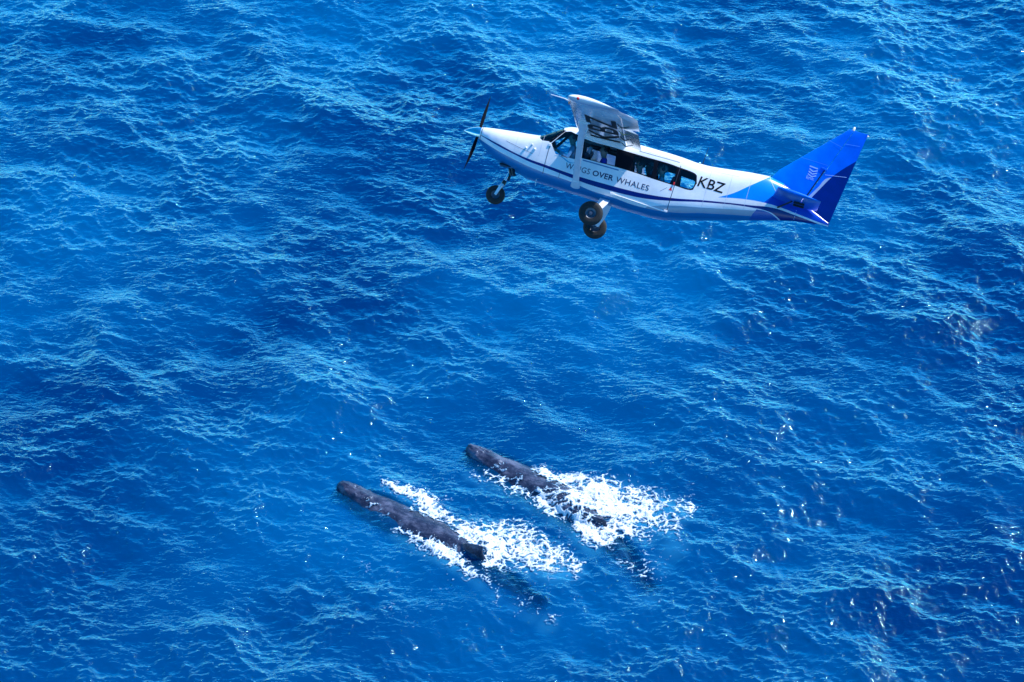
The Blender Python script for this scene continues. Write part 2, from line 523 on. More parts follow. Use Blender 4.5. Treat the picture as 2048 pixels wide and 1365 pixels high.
WHITE = (0.86, 0.87, 0.88)
NAVY = (0.0, 0.002, 0.16)
AZURE = (0.0, 0.28, 0.92)
ROYAL = (0.0, 0.055, 0.52)
FINBLUE = (0.0, 0.10, 0.72)
def paint_base(nt, col, rough=0.28, coat=0.5, dents=0.5):
    b = nd(nt, 'ShaderNodeBsdfPrincipled')
    b.inputs['Roughness'].default_value = rough
    b.inputs['Coat Weight'].default_value = coat
    b.inputs['Coat Roughness'].default_value = 0.12
    tc = nd(nt, 'ShaderNodeTexCoord')
    nz = nd(nt, 'ShaderNodeTexNoise', i_Scale=3.0, i_Detail=6.0, i_Roughness=0.7)
    nt.links.new(tc.outputs['Object'], nz.inputs['Vector'])
    grime = ramp(nt, nz.outputs[0], [(0.30, 0.86), (0.62, 1.0)])
    mm = nt.nodes.new('ShaderNodeMix'); mm.data_type = 'RGBA'; mm.blend_type = 'MULTIPLY'
    mm.inputs[0].default_value = 1.0
    if isinstance(col, tuple): mm.inputs[6].default_value = (*col, 1)
    else: nt.links.new(col, mm.inputs[6])
    nt.links.new(grime, mm.inputs[7])
    nt.links.new(mm.outputs[2], b.inputs['Base Color'])
    # slight oil-canning of the sheet metal
    n2 = nd(nt, 'ShaderNodeTexNoise', i_Scale=2.2, i_Detail=1.0)
    nt.links.new(tc.outputs['Object'], n2.inputs['Vector'])
    bp = nd(nt, 'ShaderNodeBump', i_Strength=dents, i_Distance=0.03)
    nt.links.new(n2.outputs[0], bp.inputs['Height'])
    nt.links.new(bp.outputs[0], b.inputs['Normal'])
    return b

def fuselage_paint():
    m, nt, out = new_mat('fuselage_paint')
    L = nt.links
    tc = nd(nt, 'ShaderNodeTexCoord')
    sp = nd(nt, 'ShaderNodeSeparateXYZ')
    L.new(tc.outputs['Object'], sp.inputs[0])
    X = sp.outputs[0]
    xs = math_n(nt, 'MULTIPLY', math_n(nt, 'ADD', X, 6.0), 0.1)
    zs = math_n(nt, 'MULTIPLY', math_n(nt, 'ADD', sp.outputs[2], 1.0), 0.25)
    above = lambda c: math_n(nt, 'GREATER_THAN', zs, c)
    below = lambda c: math_n(nt, 'LESS_THAN', zs, c)
    AND = lambda *a: a[0] if len(a) == 1 else math_n(nt, 'MULTIPLY', a[0], AND(*a[1:]))
    xlt = lambda v: math_n(nt, 'LESS_THAN', X, v)
    xgt = lambda v: math_n(nt, 'GREATER_THAN', X, v)
    col = mixc(nt, 0.0, WHITE, WHITE)
    belly = curve_z(nt, xs, [(2.95, -0.03), (2.861, -0.067), (2.425, -0.216), (1.924, -0.334), (1.549, -0.401), (1.196, -0.437), (0.601, -0.470),
                             (0.0, -0.55), (-0.466, -0.56), (-1.027, -0.60), (-1.78, -0.545), (-2.68, -0.315), (-3.70, -0.07), (-4.5, 0.10)])
    col = mixc(nt, below(belly), col, (0.005, 0.19, 0.46))
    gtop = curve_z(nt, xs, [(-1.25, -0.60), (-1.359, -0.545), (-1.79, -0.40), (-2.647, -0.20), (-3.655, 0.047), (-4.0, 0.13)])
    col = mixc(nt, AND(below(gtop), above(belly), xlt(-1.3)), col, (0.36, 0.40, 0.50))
    # azure flash at the tail, royal blue behind a slanting line
    diag = curve_z(nt, xs, [(-2.80, 0.08), (-2.839, 0.107), (-3.15, 0.30), (-3.47, 0.575), (-3.70, 0.78), (-3.95, 1.02), (-4.3, 1.4)])
    alow = curve_z(nt, xs, [(-2.6, 0.06), (-2.837, 0.113), (-3.361, 0.237), (-3.898, 0.314), (-4.308, 0.325), (-4.75, 0.292), (-5.5, 0.236)])
    col = mixc(nt, AND(below(diag), above(alow), xlt(-2.82)), col, AZURE)
    roy = curve_z(nt, xs, [(-3.60, -0.3), (-3.728, -0.028), (-3.904, 0.292), (-4.156, 0.645), (-4.5, 1.15)])
    rmask = AND(below(roy), xlt(-3.6))
    col = mixc(nt, AND(rmask, above(alow)), col, ROYAL)
    ntop = curve_z(nt, xs, [(2.95, 0.07), (2.883, 0.050), (2.471, -0.057), (1.971, -0.175), (1.599, -0.230), (1.252, -0.255), (0.647, -0.300), (0.25, -0.314),
                            (-0.148, -0.316), (-0.685, -0.312), (-1.213, -0.286), (-1.802, -0.212), (-2.601, -0.037), (-3.623, 0.161), (-4.177, 0.262), (-4.74, 0.245), (-5.5, 0.20)])
    nbot = curve_z(nt, xs, [(2.95, 0.05), (2.876, 0.027), (2.458, -0.102), (1.959, -0.215), (1.582, -0.287), (1.236, -0.318), (0.553, -0.390), (0.1, -0.427),
                            (-0.30, -0.432), (-0.742, -0.425), (-1.246, -0.390), (-1.822, -0.281), (-2.613, -0.081), (-3.636, 0.115), (-4.099, 0.148), (-4.308, 0.09), (-4.467, 0.0), (-4.55, -0.2)])
    col = mixc(nt, AND(below(nbot), rmask), col, (0.02, 0.10, 0.42))
    edge = curve_z(nt, xs, [(-3.4, 0.13), (-3.636, 0.105), (-4.07, 0.132), (-4.27, 0.075), (-4.42, -0.01), (-4.5, -0.2)])
    col = mixc(nt, AND(below(nbot), above(edge), xlt(-3.7)), col, (0.7, 0.78, 0.9))
    col = mixc(nt, AND(below(ntop), above(nbot), xlt(2.93)), col, NAVY)
    # black surround of the cabin windows
    wtop = curve_z(nt, xs, [(0.60, 0.60), (0.525, 0.585), (-0.27, 0.57), (-0.9, 0.560), (-1.57, 0.557), (-1.80, 0.540), (-2.10, 0.520), (-2.20, 0.500), (-2.26, 0.45), (-2.295, 0.30)])
    wbot = curve_z(nt, xs, [(0.60, 0.115), (0.465, 0.122), (-0.385, 0.138), (-0.79, 0.130), (-1.382, 0.100), (-1.90, 0.088), (-2.15, 0.084), (-2.24, 0.11), (-2.28, 0.17), (-2.30, 0.30)])
    front = math_n(nt, 'LESS_THAN', X, math_n(nt, 'MULTIPLY_ADD', sp.outputs[2], 0.13, 0.449))
    band = AND(below(wtop), above(wbot), front, xgt(-2.297))
    # A pillar and windscreen surround
    pill = math_n(nt, 'ABSOLUTE', math_n(nt, 'ADD', X, math_n(nt, 'MULTIPLY_ADD', sp.outputs[2], 0.70, -1.485)))
    pmask = AND(math_n(nt, 'LESS_THAN', pill, 0.028), math_n(nt, 'GREATER_THAN', sp.outputs[2], 0.285), math_n(nt, 'LESS_THAN', sp.outputs[2], 0.665))
    dark = math_n(nt, 'MAXIMUM', band, pmask)
    col = mixc(nt, dark, col, (0.006, 0.007, 0.012))
    b = paint_base(nt, col)
    gl = math_n(nt, 'SUBTRACT', 1.0, dark)
    L.new(math_n(nt, 'MULTIPLY_ADD', gl, 0.4, 0.1), b.inputs['Specular IOR Level'])
    L.new(math_n(nt, 'MULTIPLY', gl, 0.25), b.inputs['Coat Weight'])
    L.new(b.outputs[0], out.inputs[0])
    return m

def tail_paint():
    """fin and rudder: mid blue, navy behind a slanting line, navy foot with a white line"""
    m, nt, out = new_mat('tail_paint')
    L = nt.links
    tc = nd(nt, 'ShaderNodeTexCoord'); sp = nd(nt, 'ShaderNodeSeparateXYZ')
    L.new(tc.outputs['Object'], sp.inputs[0])
    X, Z = sp.outputs[0], sp.outputs[2]
    xs = math_n(nt, 'MULTIPLY', math_n(nt, 'ADD', X, 6.0), 0.1)
    zs = math_n(nt, 'MULTIPLY', math_n(nt, 'ADD', Z, 1.0), 0.25)
    g = math_n(nt, 'MULTIPLY_ADD', X, -0.5, -1.9, clamp=True)
    col = mixc(nt, g, (0.0, 0.22, 0.90), FINBLUE)
    nv = curve_z(nt, xs, [(-5.95, 2.08), (-5.70, 1.846), (-5.348, 1.451), (-5.253, 1.314), (-5.10, 1.03), (-4.942, 0.734), (-4.80, 0.42), (-4.6, 0.1)])
    col = mixc(nt, math_n(nt, 'LESS_THAN', zs, nv), col, (0.0, 0.006, 0.17))
    stripe = curve_z(nt, xs, [(-5.34, 1.36), (-5.20, 1.315), (-5.05, 1.06), (-4.90, 0.80), (-4.84, 0.70), (-4.7, 0.5)])
    sm = math_n(nt, 'MULTIPLY', math_n(nt, 'LESS_THAN', zs, stripe), math_n(nt, 'GREATER_THAN', zs, nv))
    sm = math_n(nt, 'MULTIPLY', sm, math_n(nt, 'LESS_THAN', X, math_n(nt, 'MULTIPLY_ADD', Z, -0.355, -4.57)))
    col = mixc(nt, sm, col, (0.42, 0.50, 0.62))
    wl_ = curve_z(nt, xs, [(-4.3, 0.325), (-4.75, 0.292), (-5.5, 0.236), (-5.6, 0.22)])
    d = math_n(nt, 'SUBTRACT', wl_, zs)
    col = mixc(nt, math_n(nt, 'GREATER_THAN', d, 0.0), col, (0.85, 0.87, 0.9))
    b = paint_base(nt, col, 0.2, 0.5, 1.0)
    L.new(b.outputs[0], out.inputs[0])
    return m

def simple_paint(name, col, rough=0.28, coat=0.5):
    m, nt, out = new_mat(name)
    b = paint_base(nt, col, rough, coat)
    nt.links.new(b.outputs[0], out.inputs[0])
    return m

M_FUS = fuselage_paint()
M_TAIL = tail_paint()
M_WHITE = simple_paint('white_paint', WHITE, 0.2, 1.0)
M_AZ = simple_paint('tailplane_paint', (0.0, 0.15, 0.75))
M_BLACK = principled('black_paint', (0.008, 0.008, 0.012), 0.35, noise=0.2)
M_DARK = principled('cabin_trim', (0.05, 0.055, 0.065), 0.8, noise=0.2)
M_SEAM = principled('seam_sealant', (0.03, 0.035, 0.06), 0.6, noise=0.2)
M_RUB = principled('tyre_rubber', (0.012, 0.012, 0.013), 0.75, noise=0.3, nscale=20, bump=0.3)
M_RIM = principled('wheel_rim', (0.10, 0.12, 0.16), 0.45, 0.6, noise=0.2)
M_CHR = principled('polished_metal', (0.72, 0.74, 0.78), 0.16, 1.0, noise=0.1)
M_TXT = principled('dark_blue_lettering', (0.012, 0.02, 0.09), 0.35, noise=0.1)
M_TXB = principled('black_lettering', (0.006, 0.006, 0.008), 0.6, spec=0.15, noise=0.1)
M_RED = principled('red_mark', (0.75, 0.02, 0.02), 0.4, noise=0.15)
M_TEAL = principled('teal_logo', (0.03, 0.42, 0.62), 0.4, noise=0.1)
M_PALE = principled('pale_logo', (0.36, 0.55, 0.9), 0.4, noise=0.05)
M_SEATP = principled('pale_seat_cover', (0.50, 0.62, 0.72), 0.9, noise=0.15)
M_SEATD = principled('dark_seat_fabric', (0.035, 0.045, 0.08), 0.9, noise=0.25)
def glass_mat():
    m, nt, out = new_mat('window_glass')
    tr = nd(nt, 'ShaderNodeBsdfTransparent'); tr.inputs[0].default_value = (0.92, 0.95, 0.98, 1)
    gl = nd(nt, 'ShaderNodeBsdfGlossy', i_Roughness=0.03)
    fr = nd(nt, 'ShaderNodeFresnel', i_IOR=1.5)
    geo = nd(nt, 'ShaderNodeTexCoord')
    nz = nd(nt, 'ShaderNodeTexNoise', i_Scale=1.5, i_Detail=1.0)
    nt.links.new(geo.outputs['Object'], nz.inputs['Vector'])
    bp = nd(nt, 'ShaderNodeBump', i_Strength=0.15, i_Distance=0.05)
    nt.links.new(nz.outputs[0], bp.inputs['Height'])
    nt.links.new(bp.outputs[0], gl.inputs['Normal'])
    mx = nd(nt, 'ShaderNodeMixShader')
    nt.links.new(fr.outputs[0], mx.inputs[0]); nt.links.new(tr.outputs[0], mx.inputs[1]); nt.links.new(gl.outputs[0], mx.inputs[2])
    nt.links.new(mx.outputs[0], out.inputs[0])
    return m
M_GLASS = glass_mat()

# --- fuselage shell with cut window openings
WINDOWS = {
    'pilot': [(1.005, 0.636), (0.881, 0.672), (0.735, 0.640), (0.605, 0.62), (0.575, 0.055), (1.075, 0.051), (1.245, 0.272)],
    'second': [(0.500, 0.565), (-0.275, 0.548), (-0.335, 0.158), (0.445, 0.140)],
    'third': [(-0.70, 0.530), (-1.195, 0.530), (-1.240, 0.140), (-0.765, 0.148)],
    'fourth': [(-1.300, 0.530), (-1.745, 0.520), (-1.790, 0.115), (-1.355, 0.122)],
    'fifth': [(-1.850, 0.508), (-2.150, 0.488), (-2.225, 0.45), (-2.255, 0.32), (-2.245, 0.18), (-2.20, 0.125), (-2.13, 0.112), (-1.900, 0.110)],
}
SCREEN = [(1.565, 0.455), (1.09, 0.770), (1.045, 0.680), (1.065, 0.640), (1.300, 0.305), (1.47, 0.285), (1.545, 0.33)]
def prism(name, poly, y0, y1):
    n = len(poly)
    V = [(x, y0, z) for x, z in poly] + [(x, y1, z) for x, z in poly]
    Fc = [tuple(range(n)), tuple(range(2 * n - 1, n - 1, -1))]
    Fc += [(i, i + n, (i + 1) % n + n, (i + 1) % n) for i in range(n)]
    me = bpy.data.meshes.new(name)
    me.from_pydata(V, [], Fc)
    bm = bmesh.new(); bm.from_mesh(me); bmesh.ops.recalc_face_normals(bm, faces=bm.faces); bm.to_mesh(me); bm.free()
    return me
_xo = np.concatenate([np.linspace(2.985, 2.7, 10), np.linspace(2.62, 1.62, 15), np.linspace(1.59, 0.75, 24), np.linspace(0.6, -5.3, 62), [-5.42, -5.5]])
V, Fc = loft([ring(x, 88) for x in _xo], flip=True)
me_o = bpy.data.meshes.new('fuselage_solid'); me_o.from_pydata(V.tolist(), [], Fc)
V2, F2 = loft([ring(x, 72, 0.03, 0.10) for x in np.concatenate([np.linspace(1.46, 0.75, 20), np.linspace(0.6, -2.5, 28)])], flip=True)
me_c = bpy.data.meshes.new('cavity'); me_c.from_pydata(V2.tolist(), [], F2)
for me in (me_o, me_c):
    bm = bmesh.new(); bm.from_mesh(me); bmesh.ops.recalc_face_normals(bm, faces=bm.faces); bm.to_mesh(me); bm.free()
me_o.materials.append(M_FUS); me_o.materials.append(M_DARK); me_o.materials.append(M_BLACK)
me_c.materials.append(M_DARK)
tmp = bpy.data.objects.new('fuselage_tmp', me_o); COL.objects.link(tmp)
cutters = []
def cut(me, mat):
    if not me.materials: me.materials.append(mat)
    c = bpy.data.objects.new('cutter', me); COL.objects.link(c); cutters.append(c)
    md = tmp.modifiers.new('cut', 'BOOLEAN'); md.operation = 'DIFFERENCE'; md.solver = 'EXACT'; md.object = c
    try: md.material_mode = 'TRANSFER'
    except Exception: pass
cut(me_c, M_DARK)
for nm, poly in WINDOWS.items():
    cut(prism('c', poly, -1.2, 1.2), M_BLACK)
cut(prism('c', SCREEN, -1.2, 1.2), M_BLACK)
dg = bpy.context.evaluated_depsgraph_get()
me_f = bpy.data.meshes.new_from_object(tmp.evaluated_get(dg))
for c in cutters + [tmp]:
    bpy.data.objects.remove(c, do_unlink=True)
me_f.name = 'fuselage'
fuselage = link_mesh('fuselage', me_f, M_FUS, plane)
me_f.set_sharp_from_angle(angle=rad(28))

# --- panes: a skin just inside the fuselage skin, a little larger than each opening
def in_poly(px, pz, poly):
    ins = np.zeros(px.shape, bool); n = len(poly)
    for i in range(n):
        x1, z1 = poly[i]; x2, z2 = poly[(i + 1) % n]
        cond = ((z1 > pz) != (z2 > pz)) & (px < (x2 - x1) * (pz - z1) / (z2 - z1 + 1e-12) + x1)
        ins ^= cond
    return ins
def grow_poly(poly, d):
    cx = sum(p[0] for p in poly) / len(poly); cz = sum(p[1] for p in poly) / len(poly)
    out = []
    for x, z in poly:
        r = math.hypot(x - cx, z - cz)
        out.append((cx + (x - cx) * (1 + d / r), cz + (z - cz) * (1 + d / r)))
    return out
def pane(name, poly, side, parent=None):
    xs = np.arange(min(p[0] for p in poly) - 0.06, max(p[0] for p in poly) + 0.06, 0.02)
    R_ = np.stack([ring(x, 220, 0.012) for x in xs])
    nx, m = R_.shape[:2]
    cen = (R_[:-1] + R_[1:]) / 2
    cen = (cen + np.roll(cen, -1, 1)) / 2
    ok = in_poly(cen[..., 0], cen[..., 2], grow_poly(poly, 0.022))
    if side: ok &= (cen[..., 1] * side > 0)
    ii, jj = np.nonzero(ok)
    a = ii * m + jj; b = ii * m + (jj + 1) % m
    q = np.stack([a, b, b + m, a + m], -1)
    used, inv = np.unique(q, return_inverse=True)
    return from_data(name, R_.reshape(-1, 3)[used], inv.reshape(-1, 4), M_GLASS, parent or fuselage)
for nm, poly in WINDOWS.items():
    for sd in (1, -1):
        pane('window_pane', poly, sd)
pane('windscreen', SCREEN, 0)

# --- flat marks laid on the left flank
def strip(name, pts, width, mat, parent, off=0.004, yfun=fus_y, closed=False):
    pts = [np.array(p, float) for p in pts]
    d = []
    for i in range(len(pts)):
        t = pts[min(i + 1, len(pts) - 1)] - pts[max(i - 1, 0)]
        t /= np.linalg.norm(t) + 1e-9
        w = width[i] if isinstance(width, (list, tuple)) else width
        d.append(np.array((-t[1], t[0])) * w / 2)
    V = []
    for p, n_ in zip(pts, d):
        for q in (p + n_, p - n_):
            V.append((q[0], float(yfun(q[0], q[1])) + off, q[1]))
    Fc = [(2 * i, 2 * i + 1, 2 * i + 3, 2 * i + 2) for i in range(len(pts) - 1)]
    return from_data(name, V, Fc, mat, parent, smooth=False)
def dense(pts, n=12):
    out = []
    for a, b in zip(pts[:-1], pts[1:]):
        for k in range(n): out.append((a[0] + (b[0] - a[0]) * k / n, a[1] + (b[1] - a[1]) * k / n))
    return out + [pts[-1]]
def text_mesh(s, size, bold=0.0, shear=0.0, space=1.0):
    cu = bpy.data.curves.new('lettering', 'FONT')
    cu.body = s; cu.size = size; cu.offset = bold; cu.shear = shear; cu.space_character = space
    cu.resolution_u = 3
    o = bpy.data.objects.new('lettering', cu); COL.objects.link(o)
    dgx = bpy.context.evaluated_depsgraph_get()
    me = bpy.data.meshes.new_from_object(o.evaluated_get(dgx))
    bpy.data.objects.remove(o, do_unlink=True)
    co_ = np.empty(len(me.vertices) * 3); me.vertices.foreach_get('co', co_)
    return me, co_.reshape(-1, 3)
def lettering(s, x0, z0, length, cap, mat, parent, bold=0.0, shear=0.0, space=1.0, yfun=fus_y, off=0.0045, slope=0.0, name='lettering'):
    me, c = text_mesh(s, 1.0, bold, shear, space)
    u = (c[:, 0] - c[:, 0].min()) / np.ptp(c[:, 0]) * length
    v = (c[:, 1] - c[:, 1].min()) / np.ptp(c[:, 1]) * cap
    x = x0 - u; z = z0 + v + slope * u
    y = yfun(x, z) + off
    me.vertices.foreach_set('co', np.stack([x, y, z], -1).reshape(-1).astype(np.float32))
    me.update()
    bm = bmesh.new(); bm.from_mesh(me)
    bmesh.ops.triangulate(bm, faces=bm.faces); bm.normal_update()
    if sum(f.normal.y for f in bm.faces) < 0:
        bmesh.ops.reverse_faces(bm, faces=bm.faces)
    bm.to_mesh(me); bm.free()
    return link_mesh(name, me, mat, parent, smooth=False)
lettering('WINGS', 0.775, -0.205, 0.595, 0.135, M_TXT, fuselage, bold=0.0, space=1.05)
lettering('OVER', 0.115, -0.205, 0.505, 0.135, M_TXT, fuselage, bold=0.022, space=1.05)
lettering('WHALES', -0.455, -0.205, 0.800, 0.135, M_TXT, fuselage, bold=0.0, space=1.05)
lettering('KBZ', -2.318, 0.235, 0.640, 0.245, M_TXB, fuselage, bold=0.012, shear=0.12)
# swoosh of the operator's logo ahead of the name
tt = np.linspace(0, 1, 26)
strip('logo_swoosh', [(1.10 - 0.56 * t, 0.005 + 0.035 * math.sin(t * 6.6) - 0.03 * t) for t in tt], [0.004 + 0.022 * math.sin(math.pi * t) for t in tt], M_TEAL, fuselage)
strip('logo_swoosh', [(0.97 - 0.20 * t, 0.030 + 0.022 * math.sin(t * 3.1)) for t in tt], [0.003 + 0.012 * math.sin(math.pi * t) for t in tt], M_RED, fuselage)
strip('panel_seam', dense([(1.262, 0.20), (1.262, -0.05), (1.248, -0.47)]), 0.012, M_SEAM, fuselage)
strip('panel_seam', dense([(-1.825, 0.585), (-1.81, 0.0), (-1.797, -0.545)]), 0.012, M_SEAM, fuselage)
strip('panel_seam', dense([(-0.80, 0.655), (-1.78, 0.655)]), 0.010, M_SEAM, fuselage)
strip('panel_seam', dense([(2.30, 0.06), (1.95, -0.02), (1.60, -0.08)]), 0.007, M_SEAM, fuselage)
strip('panel_seam', dense([(0.86, -0.345), (0.86, -0.46)]), 0.007, M_SEAM, fuselage)
M_LAP = principled('lap_joint', (0.66, 0.69, 0.75), 0.5, noise=0.2)
for _x in (-2.55, -3.05, -3.5):
    strip('lap_joint', dense([(_x, float(fus(_x)[0]) - 0.06), (_x, float(fus(_x)[1]) + 0.22)]), 0.007, M_LAP, fuselage)
for _x in (2.05, 1.45):
    strip('lap_joint', dense([(_x, float(fus(_x)[0]) - 0.07), (_x, -0.10)]), 0.006, M_LAP, fuselage)
strip('lap_joint', dense([(-0.88, 0.70), (-2.3, 0.665), (-3.2, 0.74)]), 0.006, M_LAP, fuselage)
strip('sill_stripe', dense([(0.42, 0.085), (-0.48, 0.082)]), 0.030, principled('sill_blue', (0.10, 0.25, 0.45), 0.4, noise=0.1), fuselage)
strip('panel_seam', dense([(-1.66, 0.0), (-1.52, -0.13)]), 0.006, M_SEAM, fuselage)
from_data('warning_triangle', [(-1.705, float(fus_y(-1.7, -.04)) + .004, -0.045), (-1.785, float(fus_y(-1.78, -.04)) + .004, -0.045), (-1.748, float(fus_y(-1.75, .05)) + .004, 0.050)], [(0, 1, 2)], M_RED, fuselage, smooth=False)

def box_bm(bm, c, s, rot=None, bevel=0.0):
    r = bmesh.ops.create_cube(bm, size=1.0)
    vs = r['verts']
    mt = Matrix.Translation(c) @ (rot.to_4x4() if rot else Matrix.Identity(4)) @ Matrix.Diagonal((*s, 1))
    bmesh.ops.transform(bm, matrix=mt, verts=vs)
    if bevel:
        es = list({e for v in vs for e in v.link_edges})
        bmesh.ops.bevel(bm, geom=es, offset=bevel, segments=3, profile=0.7, affect='EDGES')
def bm_obj(name, bm, mat, parent, smooth=True, sharp=35):
    me = bpy.data.meshes.new(name)
    bmesh.ops.recalc_face_normals(bm, faces=bm.faces)
    bm.to_mesh(me); bm.free()
    o = link_mesh(name, me, mat, parent, smooth)
    if smooth: me.set_sharp_from_angle(angle=rad(sharp))
    return o
def box(name, c, s, mat, parent, rot=None, bevel=0.01):
    bm = bmesh.new(); box_bm(bm, Vector(c), s, rot, bevel)
    return bm_obj(name, bm, mat, parent)
def tube(name, pts, rads, mat, parent, seg=14, flat=1.0, up=(0, 1, 0)):
    """swept tube; flat<1 squashes the section across the direction `up`"""
    P = [Vector(p) for p in pts]; V = []; Fc = []
    for i, p in enumerate(P):
        t = (P[min(i + 1, len(P) - 1)] - P[max(i - 1, 0)]).normalized()
        a = t.cross(Vector(up)); a.normalize()
        b = t.cross(a).normalized()
        r = rads[i] if isinstance(rads, (list, tuple)) else rads
        for k in range(seg):
            th = 2 * math.pi * k / seg
            V.append(p + a * (r * math.cos(th)) + b * (r * flat * math.sin(th)))
    for i in range(len(P) - 1):
        for k in range(seg):
            q = i * seg + k; q2 = i * seg + (k + 1) % seg
            Fc.append((q, q2, q2 + seg, q + seg))
    Fc.append(tuple(range(seg))[::-1]); Fc.append(tuple(range((len(P) - 1) * seg, len(P) * seg)))
    o = from_data(name, V, Fc, mat, parent)
    o.data.set_sharp_from_angle(angle=rad(50))
    return o
def lathe(name, prof, axis_pt, axis, mat, parent, seg=40):
    """prof: (along, radius) pairs around axis"""
    ax = Vector(axis).normalized(); a = ax.orthogonal().normalized(); b = ax.cross(a)
    V = []; Fc = []
    for s, r in prof:
        for k in range(seg):
            th = 2 * math.pi * k / seg
            V.append(Vector(axis_pt) + ax * s + (a * math.cos(th) + b * math.sin(th)) * max(r, 1e-4))
    for i in range(len(prof) - 1):
        for k in range(seg):
            q = i * seg + k; q2 = i * seg + (k + 1) % seg
            Fc.append((q, q2, q2 + seg, q + seg))
    o = from_data(name, V, Fc, mat, parent)
    bm = bmesh.new(); bm.from_mesh(o.data); bmesh.ops.recalc_face_normals(bm, faces=bm.faces); bm.to_mesh(o.data); bm.free()
    o.data.set_sharp_from_angle(angle=rad(45))
    return o

# door pull, step rail, bumps and aerials on the fuselage
def flank(x, z, o=0.0): return (x, float(fus_y(x, z)) + o, z)
box('door_handle', flank(-0.52, 0.085, 0.012), (0.13, 0.03, 0.045), M_WHITE, fuselage)
box('door_handle', flank(-1.785, 0.13, 0.012), (0.035, 0.03, 0.07), M_RED, fuselage)
tube('door_rail', [flank(-0.44, -0.492, 0.01), flank(-1.1, -0.525, 0.012), flank(-1.80, -0.548, 0.012)], 0.020, M_WHITE, fuselage, 8)
box('rail_end', flank(-0.47, -0.495, 0.02), (0.12, 0.05, 0.045), M_WHITE, fuselage)
box('rail_end', flank(-1.77, -0.535, 0.02), (0.09, 0.05, 0.045), M_WHITE, fuselage)
for bx_, bz_, br_ in ((1.798, 0.012, 0.030), (1.590, 0.034, 0.034), (1.674, 0.125, 0.024)):
    p = flank(bx_, bz_, -0.012)
    lathe('cowl_fairing', [(0, br_), (0.03, br_ * 0.95), (0.05, br_ * 0.7), (0.06, 0.0)], p, (0, 1, 0.1), M_WHITE, fuselage, 16)
box('door_hinge', flank(1.262, 0.225, 0.004), (0.07, 0.03, 0.06), M_WHITE, fuselage)
tube('aerial', [(-2.279, 0, 0.80), (-2.285, 0, 0.95), (-2.310, 0, 1.26)], [0.014, 0.008, 0.004], M_BLACK, fuselage, 8)
tube('aerial', [(1.38, 0.25, -0.60), (1.36, 0.26, -0.76)], [0.016, 0.010], M_WHITE, fuselage, 8)
tube('exhaust_pipe', [(2.02, 0.22, -0.42), (1.95, 0.24, -0.60), (1.90, 0.25, -0.66)], [0.045, 0.042, 0.042], M_BLACK, fuselage, 14)
tube('exhaust_pipe', [(2.10, 0.10, -0.42), (2.02, 0.12, -0.60), (1.97, 0.13, -0.65)], [0.045, 0.042, 0.042], M_BLACK, fuselage, 14)
box('cowl_flap', (2.18, 0.12, -0.475), (0.28, 0.36, 0.035), M_BLACK, fuselage)
strip('cowl_ring', [(2.945, z) for z in np.linspace(-0.06, 0.26, 12)], 0.012, M_SEAM, fuselage)

# --- wings
def naca(t=0.118, n=26):
    b = np.linspace(0, np.pi, n); x = (1 - np.cos(b)) / 2
    yt = 5 * t * (0.2969 * np.sqrt(x) - 0.126 * x - 0.3516 * x ** 2 + 0.2843 * x ** 3 - 0.1036 * x ** 4)
    cam = 0.02 * (1 - (2 * x - 0.8) ** 2 / 1.44)
    return x, cam + yt, cam - yt * 0.9
def wing_sec(y, lo, hi, squash=1.0):
    """closed section between chord fractions lo..hi at span station y"""
    ay = abs(y)
    c = 1.57 - 0.48 * np.clip((ay - 5.40) / 0.70, 0, 1) ** 0.85
    le = 0.715 - 0.012 * np.clip((ay - 5.3) / 0.8, 0, 1) - 0.08 * np.clip((ay - 5.95) / 0.17, 0, 1) ** 2
    z0 = 0.705 - 0.012 * (ay - 0.7)
    x, u, l = naca()
    g = np.linspace(lo, hi, 14) if lo > 0 else np.concatenate([x[x < hi], [hi]])
    zu = np.interp(g, x, u); zl = np.interp(g, x, l)
    zm = (zu + zl) / 2
    zu = zm + (zu - zm) * squash; zl = zm + (zl - zm) * squash
    up = np.stack([le - g * c, np.full_like(g, y), z0 + zu * 1.57], -1)
    dn = np.stack([le - g * c, np.full_like(g, y), z0 + zl * 1.57], -1)
    return np.concatenate([up, dn[::-1]])
def lofted(name, secs, mat, parent, sharp=35):
    V, Fc = loft(secs)
    o = from_data(name, V, Fc, mat, parent)
    bm = bmesh.new(); bm.from_mesh(o.data)
    bmesh.ops.remove_doubles(bm, verts=bm.verts, dist=1e-5)
    bmesh.ops.recalc_face_normals(bm, faces=bm.faces); bm.to_mesh(o.data); bm.free()
    o.data.set_sharp_from_angle(angle=rad(sharp))
    return o
def hinge_turn(secs, xh, zh, deg):
    c, s = math.cos(rad(deg)), math.sin(rad(deg)); out = []
    for S_ in secs:
        T = S_.copy(); dx = T[:, 0] - xh; dz = T[:, 2] - zh
        T[:, 0] = xh + dx * c - dz * s; T[:, 2] = zh + dx * s + dz * c
        out.append(T)
    return out
